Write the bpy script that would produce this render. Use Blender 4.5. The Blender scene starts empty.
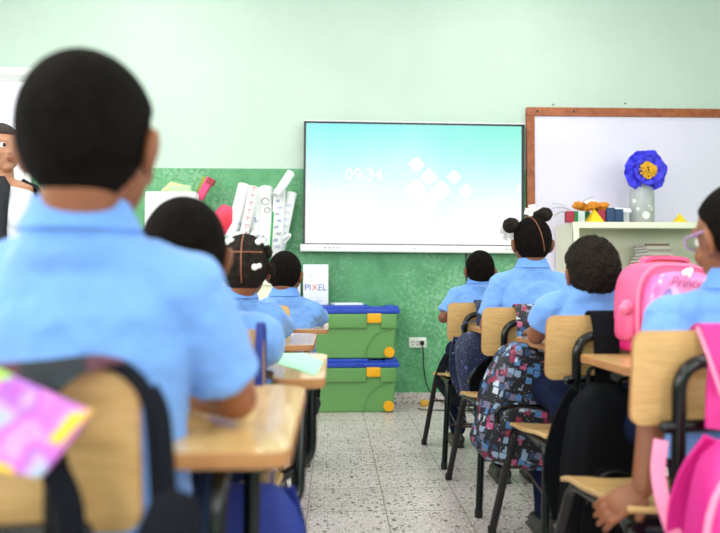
import bpy, bmesh, math, random
from mathutils import Vector, Matrix, Euler, noise
PI = math.pi
R = math.radians
random.seed(4)
S = bpy.context.scene
C = S.collection

# ---------------------------------------------------------------- camera, world, light, exposure
CAMZ = 0.87
YAW, PITCH, F = R(-2.13), R(1.43), 700.0
cd = bpy.data.cameras.new('camera'); cam = bpy.data.objects.new('camera', cd); C.objects.link(cam)
cam.location = (0, 0, CAMZ); cam.rotation_euler = (PI/2 + PITCH, 0, YAW)
cd.sensor_width = 36.0; cd.lens = 36.0*F/720
cd.clip_start = 0.05
cd.dof.use_dof = True; cd.dof.focus_distance = 3.3; cd.dof.aperture_fstop = 2.4
S.camera = cam
S.view_settings.view_transform = 'Standard'; S.view_settings.look = 'None'
S.view_settings.gamma = 1.0; S.view_settings.use_curve_mapping = False
S.view_settings.exposure = -0.2

w = bpy.data.worlds.new('world'); S.world = w; w.use_nodes = True
bg = w.node_tree.nodes['Background']; bg.inputs[0].default_value = (0.92, 0.96, 1.0, 1); bg.inputs[1].default_value = 2.2

XL, XR, YB, YF, ZC = -3.3, 3.5, -3.2, 5.1, 3.3

def area(name, loc, rot, sx, sy, power, col=(1, 1, 1)):
    l = bpy.data.lights.new(name, 'AREA'); l.shape = 'RECTANGLE'; l.size = sx; l.size_y = sy
    l.energy = power; l.color = col
    o = bpy.data.objects.new(name, l); o.location = loc; o.rotation_euler = rot; C.objects.link(o); return o
# daylight through the windows of the left and right walls; windows added behind the camera brighten the pupils' backs
for y, p in ((-1.4, 75), (1.3, 75), (3.7, 20)):
    area('window_daylight_and_fill', (XL-0.12, y, 1.85), (0, -PI/2, 0), 1.3, 1.7, p, (1.0, 0.97, 0.95))
for y in (-1.4, 1.5):
    area('window_daylight_and_fill', (XR+0.12, y, 1.85), (0, PI/2, 0), 1.3, 1.7, 34, (0.95, 0.98, 1.0))
for x in (-1.7, 1.7):
    area('window_daylight_and_fill', (x, YB-0.12, 1.85), (PI/2, 0, 0), 1.9, 1.3, 70, (0.97, 0.99, 1.0))
# fill from added, unseen ceiling luminaires (their housings are built below)
ADDED_LUM = [(-1.3, -0.8), (1.3, -0.8), (-1.3, 1.6), (1.3, 1.6), (-1.3, 3.9), (1.3, 3.9)]
for x, y in ADDED_LUM:
    area('added_ceiling_fill', (x, y, ZC-0.10), (0, 0, 0), 0.5, 1.2, (24 if y < 3 else 11), (1.0, 0.99, 0.96))

# ---------------------------------------------------------------- helpers
def lin(c):
    if isinstance(c, str):
        c = c.lstrip('#'); c = tuple(int(c[i:i+2], 16)/255 for i in (0, 2, 4))
    return tuple((x/12.92 if x <= 0.04045 else ((x+0.055)/1.055)**2.4) for x in c) + (1.0,)

def W(px, py, Y):
    """world point on the plane y = Y for a position measured in the photograph"""
    d = Vector(((px-360)/F, (266.5-py)/F, -1.0)); d.rotate(cam.rotation_euler)
    t = Y/d.y
    return Vector((d.x*t, Y, CAMZ + d.z*t))

MATS = {}
def mat(name, col, rough=0.6, metal=0.0, bump=0.0, bscale=60, var=0.0, vscale=8, col2=None, spec=0.5, sheen=0.0, coat=0.0, emis=None, sss=0.0, stretch=None):
    if name in MATS: return MATS[name]
    m = bpy.data.materials.new(name); m.use_nodes = True
    nt = m.node_tree; b = nt.nodes['Principled BSDF']
    b.inputs['Base Color'].default_value = lin(col); b.inputs['Roughness'].default_value = rough
    b.inputs['Metallic'].default_value = metal; b.inputs['Specular IOR Level'].default_value = spec
    b.inputs['Sheen Weight'].default_value = sheen; b.inputs['Coat Weight'].default_value = coat
    if sss: b.inputs['Subsurface Weight'].default_value = sss; b.inputs['Subsurface Scale'].default_value = 0.01
    tc = nt.nodes.new('ShaderNodeTexCoord'); src = tc.outputs['Object']
    if stretch:
        mp = nt.nodes.new('ShaderNodeMapping'); mp.inputs['Scale'].default_value = stretch
        nt.links.new(src, mp.inputs['Vector']); src = mp.outputs['Vector']
    if var or col2:
        n = nt.nodes.new('ShaderNodeTexNoise'); n.inputs['Scale'].default_value = vscale; n.inputs['Detail'].default_value = 5
        nt.links.new(src, n.inputs['Vector'])
        r = nt.nodes.new('ShaderNodeValToRGB'); a = lin(col)
        bcol = lin(col2) if col2 else tuple(min(1, x*(1-var)) for x in a[:3])+(1,)
        r.color_ramp.elements[0].position = 0.35; r.color_ramp.elements[1].position = 0.65
        r.color_ramp.elements[0].color = bcol; r.color_ramp.elements[1].color = a
        nt.links.new(n.outputs['Fac'], r.inputs['Fac']); nt.links.new(r.outputs['Color'], b.inputs['Base Color'])
    if bump:
        n = nt.nodes.new('ShaderNodeTexNoise'); n.inputs['Scale'].default_value = bscale; n.inputs['Detail'].default_value = 4
        nt.links.new(src, n.inputs['Vector'])
        bp = nt.nodes.new('ShaderNodeBump'); bp.inputs['Strength'].default_value = min(1, bump); bp.inputs['Distance'].default_value = 0.01
        nt.links.new(n.outputs['Fac'], bp.inputs['Height']); nt.links.new(bp.outputs['Normal'], b.inputs['Normal'])
    if emis:
        b.inputs['Emission Color'].default_value = lin(emis[0]); b.inputs['Emission Strength'].default_value = emis[1]
    MATS[name] = m; return m

class MB:
    """collects shapes; build() links them as one mesh object"""
    def __init__(s): s.v = []; s.f = []; s.mi = []
    def add(s, vs, fs, M=None, mi=0):
        o = len(s.v)
        s.v += [(M @ Vector(v)) if M is not None else Vector(v) for v in vs]
        s.f += [tuple(i+o for i in f) for f in fs]; s.mi += [mi]*len(fs)
    def box(s, c, d, M=None, bev=0.0, mi=0):
        x, y, z = d[0]/2, d[1]/2, d[2]/2
        if not bev:
            vs = [(c[0]+a*x, c[1]+b*y, c[2]+e*z) for a in (-1, 1) for b in (-1, 1) for e in (-1, 1)]
            s.add(vs, [(0,1,3,2),(4,6,7,5),(0,4,5,1),(2,3,7,6),(0,2,6,4),(1,5,7,3)], M, mi); return
        bm = bmesh.new(); bmesh.ops.create_cube(bm, size=1)
        for v in bm.verts: v.co = Vector((v.co.x*d[0]+c[0], v.co.y*d[1]+c[1], v.co.z*d[2]+c[2]))
        bmesh.ops.bevel(bm, geom=bm.edges[:], offset=bev, segments=3, profile=0.5, affect='EDGES')
        bm.verts.index_update()
        s.add([v.co.copy() for v in bm.verts], [tuple(v.index for v in f.verts) for f in bm.faces], M, mi); bm.free()
    def sph(s, c, r, n=16, M=None, mi=0, fn=None):
        if not hasattr(r, '__len__'): r = (r, r, r)
        m = n; k = max(6, n//2+2); vs = [(0, 0, 1)]
        for i in range(1, k):
            t = PI*i/k
            for j in range(m):
                p = 2*PI*j/m; vs.append((math.sin(t)*math.cos(p), math.sin(t)*math.sin(p), math.cos(t)))
        vs.append((0, 0, -1)); out = []
        for v in vs:
            q = 1.0 if fn is None else fn(Vector(v))
            out.append((c[0]+v[0]*r[0]*q, c[1]+v[1]*r[1]*q, c[2]+v[2]*r[2]*q))
        fs = [(0, 1+j, 1+(j+1) % m) for j in range(m)]
        for i in range(k-2):
            a = 1+i*m; b = a+m
            fs += [(a+j, b+j, b+(j+1) % m, a+(j+1) % m) for j in range(m)]
        a = 1+(k-2)*m; L = len(vs)-1
        fs += [(a+(j+1) % m, a+j, L) for j in range(m)]
        s.add(out, fs, M, mi)
    def tube(s, path, r, n=10, M=None, mi=0, closed=False, flat=1.0, ball=False):
        P = [Vector(p) for p in path]; k = len(P)
        rr = r if hasattr(r, '__len__') else [r]*k
        tan = []
        for i in range(k):
            a = P[(i-1) % k] if (i > 0 or closed) else P[i]; b = P[(i+1) % k] if (i < k-1 or closed) else P[i]
            tan.append((b-a).normalized())
        t = tan[0]; u = t.orthogonal().normalized(); vs = []
        for i in range(k):
            if i: u = (u - tan[i]*u.dot(tan[i])).normalized()
            v = tan[i].cross(u)
            for j in range(n):
                a = 2*PI*j/n; vs.append(P[i] + u*math.cos(a)*rr[i] + v*math.sin(a)*rr[i]*flat)
        fs = []
        for i in range(k if closed else k-1):
            a = i*n; b = ((i+1) % k)*n
            fs += [(a+j, a+(j+1) % n, b+(j+1) % n, b+j) for j in range(n)]
        if not closed: fs += [tuple(range(n-1, -1, -1)), tuple(range((k-1)*n, k*n))]
        s.add(vs, fs, M, mi)
        if ball:
            s.sph(P[0], rr[0], n, M, mi); s.sph(P[-1], rr[-1], n, M, mi)
    def cap(s, a, b, ra, rb, n=14, M=None):
        """tapered limb with rounded ends (closed)"""
        a, b = Vector(a), Vector(b); d = (b-a); L = d.length
        if L < 1e-6: s.sph(a, ra, n, M); return
        d.normalize(); pts = []; rs = []
        for i in range(5):
            q = -PI/2 + (PI/2)*i/4 + 0.02*(i == 0); pts.append(a + d*math.sin(q)*ra); rs.append(max(1e-4, math.cos(q)*ra))
        for i in range(1, 5):
            q = (PI/2)*i/4 - 0.02*(i == 4)
            if i == 1: pts.append(b.copy()); rs.append(rb)
            pts.append(b + d*math.sin(q)*rb); rs.append(max(1e-4, math.cos(q)*rb))
        s.tube(pts, rs, n, M)
    def loft(s, rings, n=28, M=None, mi=0, ex=1.0):
        """rings: (centre, rx, ry) in z order"""
        vs = []
        for c, rx, ry in rings:
            for j in range(n):
                a = 2*PI*j/n; ca, sa = math.cos(a), math.sin(a)
                vs.append((c[0]+rx*math.copysign(abs(ca)**ex, ca), c[1]+ry*math.copysign(abs(sa)**ex, sa), c[2]))
        fs = []
        for i in range(len(rings)-1):
            a = i*n; b = a+n; fs += [(a+j, a+(j+1) % n, b+(j+1) % n, b+j) for j in range(n)]
        fs += [tuple(range(n-1, -1, -1)), tuple(range((len(rings)-1)*n, len(rings)*n))]
        s.add(vs, fs, M, mi)
    def lathe(s, prof, c=(0, 0, 0), n=24, M=None, mi=0):
        s.loft([((c[0], c[1], c[2]+z), max(r, 1e-4), max(r, 1e-4)) for r, z in prof], n, M, mi)
    def prism(s, pts, h, M=None, mi=0, rnd=0.0):
        """pts: outline in the xy plane, extruded h along z"""
        if rnd: pts = fillet2(pts, rnd)
        n = len(pts)
        vs = [(p[0], p[1], 0) for p in pts]+[(p[0], p[1], h) for p in pts]
        fs = [tuple(range(n-1, -1, -1)), tuple(range(n, 2*n))]+[(i, (i+1) % n, n+(i+1) % n, n+i) for i in range(n)]
        s.add(vs, fs, M, mi)
    def ribbon(s, path, wd, th, wdir=(1, 0, 0), M=None, mi=0):
        P = [Vector(p) for p in path]; vs = []; k = len(P)
        for i in range(k):
            t = (P[min(i+1, k-1)]-P[max(i-1, 0)]).normalized(); u = Vector(wdir[i] if isinstance(wdir, list) else wdir)
            u = (u-t*u.dot(t)).normalized(); nn = t.cross(u)
            for a, b in ((-1, -1), (1, -1), (1, 1), (-1, 1)): vs.append(P[i]+u*a*wd/2+nn*b*th/2)
        fs = [(0, 3, 2, 1), (4*k-4, 4*k-3, 4*k-2, 4*k-1)]
        for i in range(k-1):
            a = i*4; fs += [(a+j, a+(j+1) % 4, a+4+(j+1) % 4, a+4+j) for j in range(4)]
        s.add(vs, fs, M, mi)
    def build(s, name, m, parent=None, smooth=True, bevel=0.0, remesh=0.0, sm=0, disp=0.0, dscale=0.08, loc=None):
        me = bpy.data.meshes.new(name); me.from_pydata([tuple(v) for v in s.v], [], s.f)
        ms = m if isinstance(m, list) else [m]
        for x in ms: me.materials.append(x)
        if len(ms) > 1:
            for p, i in zip(me.polygons, s.mi): p.material_index = i
        me.validate(); 
        bm = bmesh.new(); bm.from_mesh(me); bmesh.ops.recalc_face_normals(bm, faces=bm.faces[:]); bm.to_mesh(me); bm.free()
        o = bpy.data.objects.new(name, me); C.objects.link(o)
        if parent is not None: o.parent = parent
        if loc is not None: o.location = loc
        if remesh:
            q = o.modifiers.new('join', 'REMESH'); q.mode = 'VOXEL'; q.voxel_size = remesh; q.use_smooth_shade = True
            if sm: q = o.modifiers.new('smooth', 'SMOOTH'); q.iterations = sm; q.factor = 0.5
            if disp:
                tx = bpy.data.textures.new('folds', 'CLOUDS'); tx.noise_scale = dscale
                q = o.modifiers.new('folds', 'DISPLACE'); q.texture = tx; q.strength = disp; q.mid_level = 0.5
                q.texture_coords = 'GLOBAL'
        elif smooth:
            for p in me.polygons: p.use_smooth = True
            me.set_sharp_from_angle(angle=R(38))
        if bevel:
            q = o.modifiers.new('bevel', 'BEVEL'); q.width = bevel; q.segments = 3; q.limit_method = 'ANGLE'; q.angle_limit = R(40)
        return o

def fillet2(pts, r, seg=5):
    out = []; n = len(pts); P = [Vector((p[0], p[1])) for p in pts]
    for i in range(n):
        a, b, c = P[i-1], P[i], P[(i+1) % n]
        u = (a-b); v = (c-b); q = min(r, u.length*0.45, v.length*0.45)
        u = b+u.normalized()*q; v = b+v.normalized()*q
        for k in range(seg+1):
            t = k/seg; p = u*(1-t)**2+b*2*t*(1-t)+v*t*t; out.append((p.x, p.y))
    return out
def fil(path, r, seg=6):
    P = [Vector(p) for p in path]; out = [P[0]]
    for i in range(1, len(P)-1):
        a, b, c = P[i-1], P[i], P[i+1]; u = a-b; v = c-b; q = min(r, u.length*.48, v.length*.48)
        u = b+u.normalized()*q; v = b+v.normalized()*q
        for k in range(seg+1):
            t = k/seg; out.append(u*(1-t)**2+b*2*t*(1-t)+v*t*t)
    out.append(P[-1]); return out
def spline(pts, seg=6):
    P = [Vector(p) for p in pts]; P = [P[0]*2-P[1]]+P+[P[-1]*2-P[-2]]; out = []
    for i in range(1, len(P)-2):
        for k in range(seg):
            t = k/seg; a, b, c, d = P[i-1:i+3]
            out.append(0.5*((2*b)+(c-a)*t+(2*a-5*b+4*c-d)*t*t+(3*b-a-3*c+d)*t**3))
    out.append(P[-2]); return out
def T(x=0, y=0, z=0, rx=0, ry=0, rz=0): return Matrix.Translation((x, y, z)) @ Euler((rx, ry, rz)).to_matrix().to_4x4()
def tag(o, label, cat, group=None, kind=None):
    o['label'] = label
    if cat: o['category'] = cat
    if group: o['group'] = group
    if kind: o['kind'] = kind
    return o
def thing(name, label, cat, loc=(0, 0, 0), rz=0.0, group=None, rot=None):
    o = bpy.data.objects.new(name, None); C.objects.link(o); o.location = loc
    o.rotation_euler = rot if rot else (0, 0, rz); o.empty_display_size = 0.1
    return tag(o, label, cat, group)
def struct(o, label=None):
    o['kind'] = 'structure'
    if label: o['label'] = label
    return o
def text(name, body, size, m, parent, M, ext=0.0004, shear=0.0, align='CENTER'):
    cu = bpy.data.curves.new(name, 'FONT'); cu.body = body; cu.size = size; cu.extrude = ext; cu.shear = shear
    cu.align_x = align; cu.align_y = 'CENTER'; cu.materials.append(m)
    tmp = bpy.data.objects.new(name, cu); C.objects.link(tmp); bpy.context.view_layer.update()
    me = bpy.data.meshes.new_from_object(tmp.evaluated_get(bpy.context.evaluated_depsgraph_get())); bpy.data.objects.remove(tmp)
    o = bpy.data.objects.new(name, me); C.objects.link(o); o.parent = parent; o.matrix_local = M; return o
def copy_tree(o, parent=None):
    c = o.copy(); C.objects.link(c); c.parent = parent
    for ch in list(o.children): copy_tree(ch, c)
    return c

# ---------------------------------------------------------------- materials
plastic_black = mat('black_plastic', '#17181a', 0.35)
tube_black = mat('black_enamel_tube', '#08090a', 0.22, spec=0.45)
white_paint = mat('white_gloss', '#f1f1ee', 0.35)
paper = mat('white_paper', '#f4f4f6', 0.8, bump=0.05, bscale=30)
ply = mat('varnished_plywood', '#dcb47a', 0.38, col2='#c99f66', vscale=5, stretch=(2.5, 2.5, 22), coat=0.25, spec=0.4)
ply_top = mat('varnished_tablet_wood', '#e6c083', 0.30, col2='#d3a765', vscale=4, stretch=(26, 2.0, 4), coat=0.5)
ply_edge = mat('plywood_edge', '#bb8350', 0.5, col2='#9c6a40', vscale=5, stretch=(3, 3, 60))
shirt_m = mat('light_blue_cotton', '#709fe6', 0.85, bump=0.25, bscale=9, var=0.05, vscale=5, sheen=0.2)
collar_m = mat('light_blue_collar_knit', '#6595df', 0.9, bump=0.2, bscale=120, sheen=0.2)
navy = mat('navy_trouser_cloth', '#141c36', 0.95, spec=.1, bump=0.25, bscale=14)
hair_m = mat('short_black_hair', '#0b0807', 0.95, bump=0.9, bscale=160, col2='#150f0c', vscale=40, spec=0.1)
curl_m = mat('curly_dark_hair', '#14100e', 0.9, bump=1.0, bscale=90, col2='#2a201a', vscale=50, spec=0.2)
skin1 = mat('brown_skin', '#7d4d35', 0.5, bump=0.06, bscale=120, var=0.12, vscale=9, sss=0.08)
skin2 = mat('warm_brown_skin', '#8d5538', 0.5, bump=0.06, bscale=120, var=0.12, vscale=9, sss=0.08)
skin3 = mat('light_brown_skin', '#b98264', 0.5, bump=0.06, bscale=120, var=0.10, vscale=9, sss=0.08)
eye_w = mat('eye_white', '#e8e4df', 0.2); eye_d = mat('eye_iris', '#1c0f0a', 0.15)
shoe_m = mat('black_shoe_leather', '#101011', 0.35); lip_m = mat('lips', '#8c4a42', 0.45)
bobble_m = mat('white_hair_bobble', '#f4f4f2', 0.3); ribbon_m = mat('white_ribbon', '#f7f7f5', 0.5)

# ---------------------------------------------------------------- room
def floor_material():
    m = bpy.data.materials.new('terrazzo'); m.use_nodes = True; nt = m.node_tree; b = nt.nodes['Principled BSDF']; L = nt.links.new
    tc = nt.nodes.new('ShaderNodeTexCoord')
    def vor(scale, feat='F1'):
        v = nt.nodes.new('ShaderNodeTexVoronoi'); v.inputs['Scale'].default_value = scale; v.feature = feat; L(tc.outputs['Object'], v.inputs['Vector']); return v
    def ramp(src, st):
        r = nt.nodes.new('ShaderNodeValToRGB'); e = r.color_ramp.elements
        e[0].position, e[0].color = st[0]; e[1].position, e[1].color = st[1]
        for p, c in st[2:]: q = e.new(p); q.color = c
        L(src, r.inputs['Fac']); return r
    def mix(a, bb, fac):
        x = nt.nodes.new('ShaderNodeMix'); x.data_type = 'RGBA'; L(fac, x.inputs['Factor']); L(a, x.inputs['A'])
        if isinstance(bb, tuple): x.inputs['B'].default_value = bb
        else: L(bb, x.inputs['B'])
        return x.outputs['Result']
    n = nt.nodes.new('ShaderNodeTexNoise'); n.inputs['Scale'].default_value = 3; n.inputs['Detail'].default_value = 6; L(tc.outputs['Object'], n.inputs['Vector'])
    base = ramp(n.outputs['Fac'], [(0.3, lin('#c4b7b8')), (0.7, lin('#dccdd0'))]).outputs['Color']
    # dark chips of several sizes
    for sc, th, dark, rnd in ((36, 0.58, '#5a5450', 0.74), (58, 0.6, '#6f655e', 0.68), (75, 0.6, '#f2ebe6', 0.5), (92, 0.62, '#45403e', 0.74)):
        v = vor(sc)
        size = nt.nodes.new('ShaderNodeMath'); size.operation = 'LESS_THAN'; L(v.outputs['Distance'], size.inputs[0]); size.inputs[1].default_value = th*0.55
        sp = nt.nodes.new('ShaderNodeSeparateColor'); L(v.outputs['Color'], sp.inputs[0])
        pick = nt.nodes.new('ShaderNodeMath'); pick.operation = 'GREATER_THAN'; L(sp.outputs[0], pick.inputs[0]); pick.inputs[1].default_value = rnd
        mu = nt.nodes.new('ShaderNodeMath'); mu.operation = 'MULTIPLY'; L(size.outputs[0], mu.inputs[0]); L(pick.outputs[0], mu.inputs[1])
        base = mix(base, lin(dark), mu.outputs[0])
    br = nt.nodes.new('ShaderNodeTexBrick'); br.offset = 0; br.inputs['Scale'].default_value = 1.0
    br.inputs['Mortar Size'].default_value = 0.0022; br.inputs['Brick Width'].default_value = 0.3; br.inputs['Row Height'].default_value = 0.3
    mpb = nt.nodes.new('ShaderNodeMapping'); mpb.inputs['Location'].default_value = (0.1, 0, 0); L(tc.outputs['Object'], mpb.inputs[0]); L(mpb.outputs[0], br.inputs['Vector'])
    base = mix(base, lin('#7e7a70'), br.outputs['Fac'])
    L(base, b.inputs['Base Color']); b.inputs['Roughness'].default_value = 0.28
    return m
terrazzo = floor_material()

def wall_material(name, stops, scale, mid, bumpd=0.35, mottle=True):
    m = bpy.data.materials.new(name); m.use_nodes = True; nt = m.node_tree; b = nt.nodes['Principled BSDF']; L = nt.links.new
    tc = nt.nodes.new('ShaderNodeTexCoord')
    n = nt.nodes.new('ShaderNodeTexNoise'); n.inputs['Scale'].default_value = scale; n.inputs['Detail'].default_value = 8; n.inputs['Roughness'].default_value = 0.65
    L(tc.outputs['Object'], n.inputs['Vector'])
    r = nt.nodes.new('ShaderNodeValToRGB'); e = r.color_ramp.elements
    e[0].position = 0.3; e[0].color = lin(stops[0]); e[1].position = 0.72; e[1].color = lin(stops[-1])
    if len(stops) > 2: q = e.new(mid); q.color = lin(stops[1])
    L(n.outputs['Fac'], r.inputs['Fac']); out = r.outputs['Color']
    if mottle:   # pale sponge marks in the old paint
        n2 = nt.nodes.new('ShaderNodeTexNoise'); n2.inputs['Scale'].default_value = 42; n2.inputs['Detail'].default_value = 5; L(tc.outputs['Object'], n2.inputs['Vector'])
        n3 = nt.nodes.new('ShaderNodeTexNoise'); n3.inputs['Scale'].default_value = 1.6; L(tc.outputs['Object'], n3.inputs['Vector'])
        mu = nt.nodes.new('ShaderNodeMath'); mu.operation = 'MULTIPLY'; L(n2.outputs['Fac'], mu.inputs[0]); L(n3.outputs['Fac'], mu.inputs[1])
        rr = nt.nodes.new('ShaderNodeValToRGB'); rr.color_ramp.elements[0].position = 0.25; rr.color_ramp.elements[1].position = 0.42
        rr.color_ramp.elements[1].color = (0.5, 0.5, 0.5, 1); L(mu.outputs[0], rr.inputs['Fac'])
        x = nt.nodes.new('ShaderNodeMix'); x.data_type = 'RGBA'; L(rr.outputs['Color'], x.inputs['Factor']); L(out, x.inputs['A']); x.inputs['B'].default_value = lin('#a9d3b0'); out = x.outputs['Result']
    L(out, b.inputs['Base Color']); b.inputs['Roughness'].default_value = 0.38 if mottle else 0.75; b.inputs['Specular IOR Level'].default_value = 0.5 if mottle else 0.2
    nb = nt.nodes.new('ShaderNodeTexNoise'); nb.inputs['Scale'].default_value = 55; nb.inputs['Detail'].default_value = 6; L(tc.outputs['Object'], nb.inputs['Vector'])
    bp = nt.nodes.new('ShaderNodeBump'); bp.inputs['Strength'].default_value = bumpd; bp.inputs['Distance'].default_value = 0.012
    L(nb.outputs['Fac'], bp.inputs['Height']); L(bp.outputs['Normal'], b.inputs['Normal'])
    return m
green_low = wall_material('green_gloss_wall_paint', ['#478f5f', '#569f6c', '#6bae7e'], 7, 0.5, 0.5)
mint_up = wall_material('pale_mint_wall_paint', ['#bfd2c7', '#c6d8cd'], 2.5, 0.5, 0.12, False)
ceil_m = mat('white_ceiling_paint', '#ecefe8', 0.9)
BAND = W(160, 168, YF).z

def wall_segments(name, axis, pos, lo, hi, holes, thick=0.16, sgn=1, tag_to=None):
    """a wall on the plane axis = pos with rectangular holes (a0,a1,z0,z1); lower band dark green, upper mint, in one mesh"""
    mb = MB()
    def put(a0, a1, z0, z1):
        if a1-a0 < 1e-4 or z1-z0 < 1e-4: return
        for q0, q1, mi in ((z0, min(z1, BAND), 0), (max(z0, BAND), z1, 1)):
            if q1-q0 < 1e-4: continue
            c = ((a0+a1)/2, pos+sgn*thick/2, (q0+q1)/2); d = (a1-a0, thick, q1-q0)
            if axis == 'x': c = (c[1], c[0], c[2]); d = (d[1], d[0], d[2])
            mb.box(c, d, mi=mi)
    cuts = sorted(set([lo, hi]+[h[0] for h in holes]+[h[1] for h in holes]))
    for a0, a1 in zip(cuts, cuts[1:]):
        hs = [h for h in holes if h[0] <= a0+1e-6 and h[1] >= a1-1e-6]; z = 0.0
        for h in sorted(hs, key=lambda q: q[2]): put(a0, a1, z, h[2]); z = h[3]
        put(a0, a1, z, ZC)
    return struct(mb.build(name, [green_low, mint_up], smooth=False))

mb = MB(); mb.box(((XL+XR)/2, (YB+YF)/2, -0.05), (XR-XL+0.32, YF-YB+0.32, 0.1))
struct(mb.build('floor', terrazzo, smooth=False))
mb = MB(); mb.box(((XL+XR)/2, (YB+YF)/2, ZC+0.05), (XR-XL+0.32, YF-YB+0.32, 0.1))
struct(mb.build('ceiling', ceil_m, smooth=False))
dx1 = W(33, 100, YF).x; dx0 = dx1-0.95; dz = W(15, 68, YF).z
wall_segments('wall_front', 'y', YF, XL, XR, [(dx0, dx1, 0.0, dz)], 0.16, 1)
WL = [(-2.3, -0.5, 1.2, 2.5), (0.4, 2.2, 1.2, 2.5), (2.8, 4.6, 1.2, 2.5)]
wall_segments('wall_left', 'x', XL, YB, YF, WL, 0.16, -1)
WR = [(-2.3, -0.5, 1.2, 2.5), (0.6, 2.4, 1.2, 2.5)]
wall_segments('wall_right', 'x', XR, YB, YF, WR, 0.16, 1)
WB = [(-2.7, -0.7, 1.2, 2.5), (0.7, 2.7, 1.2, 2.5)]  # unseen openings added so that light reaches the pupils from behind
wall_segments('wall_back', 'y', YB, XL, XR, WB, 0.16, -1)
wi = 0
frame_m = mat('white_window_frame', '#e9ece8', 0.4)
for ax, pos, sg, hs in (('x', XL, -1, WL), ('x', XR, 1, WR), ('y', YB, -1, WB)):
    for h in hs:
        wi += 1; mb = MB()
        def bar(a0, a1, z0, z1):
            c = ((a0+a1)/2, pos+sg*0.05, (z0+z1)/2); d = (a1-a0, 0.06, z1-z0)
            if ax == 'x': c = (c[1], c[0], c[2]); d = (d[1], d[0], d[2])
            mb.box(c, d)
        a0, a1, z0, z1 = h
        bar(a0, a0+0.05, z0, z1); bar(a1-0.05, a1, z0, z1); bar(a0, a1, z0, z0+0.05); bar(a0, a1, z1-0.05, z1)
        bar((a0+a1)/2-0.03, (a0+a1)/2+0.03, z0, z1)
        struct(mb.build('window_%d' % wi, frame_m, smooth=False))
# doorway in the front wall: frame and an outside paved yard
mb = MB()
mb.box((dx0+0.026, YF+0.08, dz/2-.027), (0.05, 0.2, dz-.056)); mb.box((dx1-0.026, YF+0.08, dz/2-.027), (0.05, 0.2, dz-.056)); mb.box(((dx0+dx1)/2, YF+0.08, dz-0.027), (dx1-dx0-.004, 0.204, 0.05))
struct(mb.build('door_1', frame_m, smooth=False))
mb = MB(); mb.box((-2.5, YF+3.2, -0.1), (9, 6, 0.1))
struct(mb.build('yard_paving', mat('pale_concrete', '#cfcdc4', 0.9, bump=0.2), smooth=False))
# terrazzo skirting along the front wall, in two lengths either side of the doorway
mb = MB(); mb.box(((dx1+0.03+XR)/2, YF-0.008, 0.04), (XR-dx1-0.03, 0.016, 0.08), bev=0.003)
mb.box(((XL+dx0)/2, YF-0.008, 0.04), (dx0-XL, 0.016, 0.08))
struct(mb.build('baseboard_front', terrazzo, smooth=False))
# ceiling luminaires out of view, added to light the room
added_lum_m = mat('added_lamp_diffuser', '#ffffff', 0.5, emis=('#fffdf5', 3.0))
l0 = None
for i, (x, y) in enumerate(ADDED_LUM):
    if l0 is None:
        l0 = thing('added_ceiling_lamp', 'white ceiling lamp with diffuser, unseen, added to light the room', 'lamp', (x, y, ZC), 0, 'added ceiling lamps')
        mb = MB(); mb.box((0, 0, -0.03), (0.56, 1.26, 0.06), bev=0.006); mb.build('housing', white_paint, l0)
        mb = MB(); mb.box((0, 0, -0.065), (0.5, 1.2, 0.016)); mb.build('diffuser', added_lum_m, l0)
    else:
        c = copy_tree(l0); c.location = (x, y, ZC)

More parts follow.
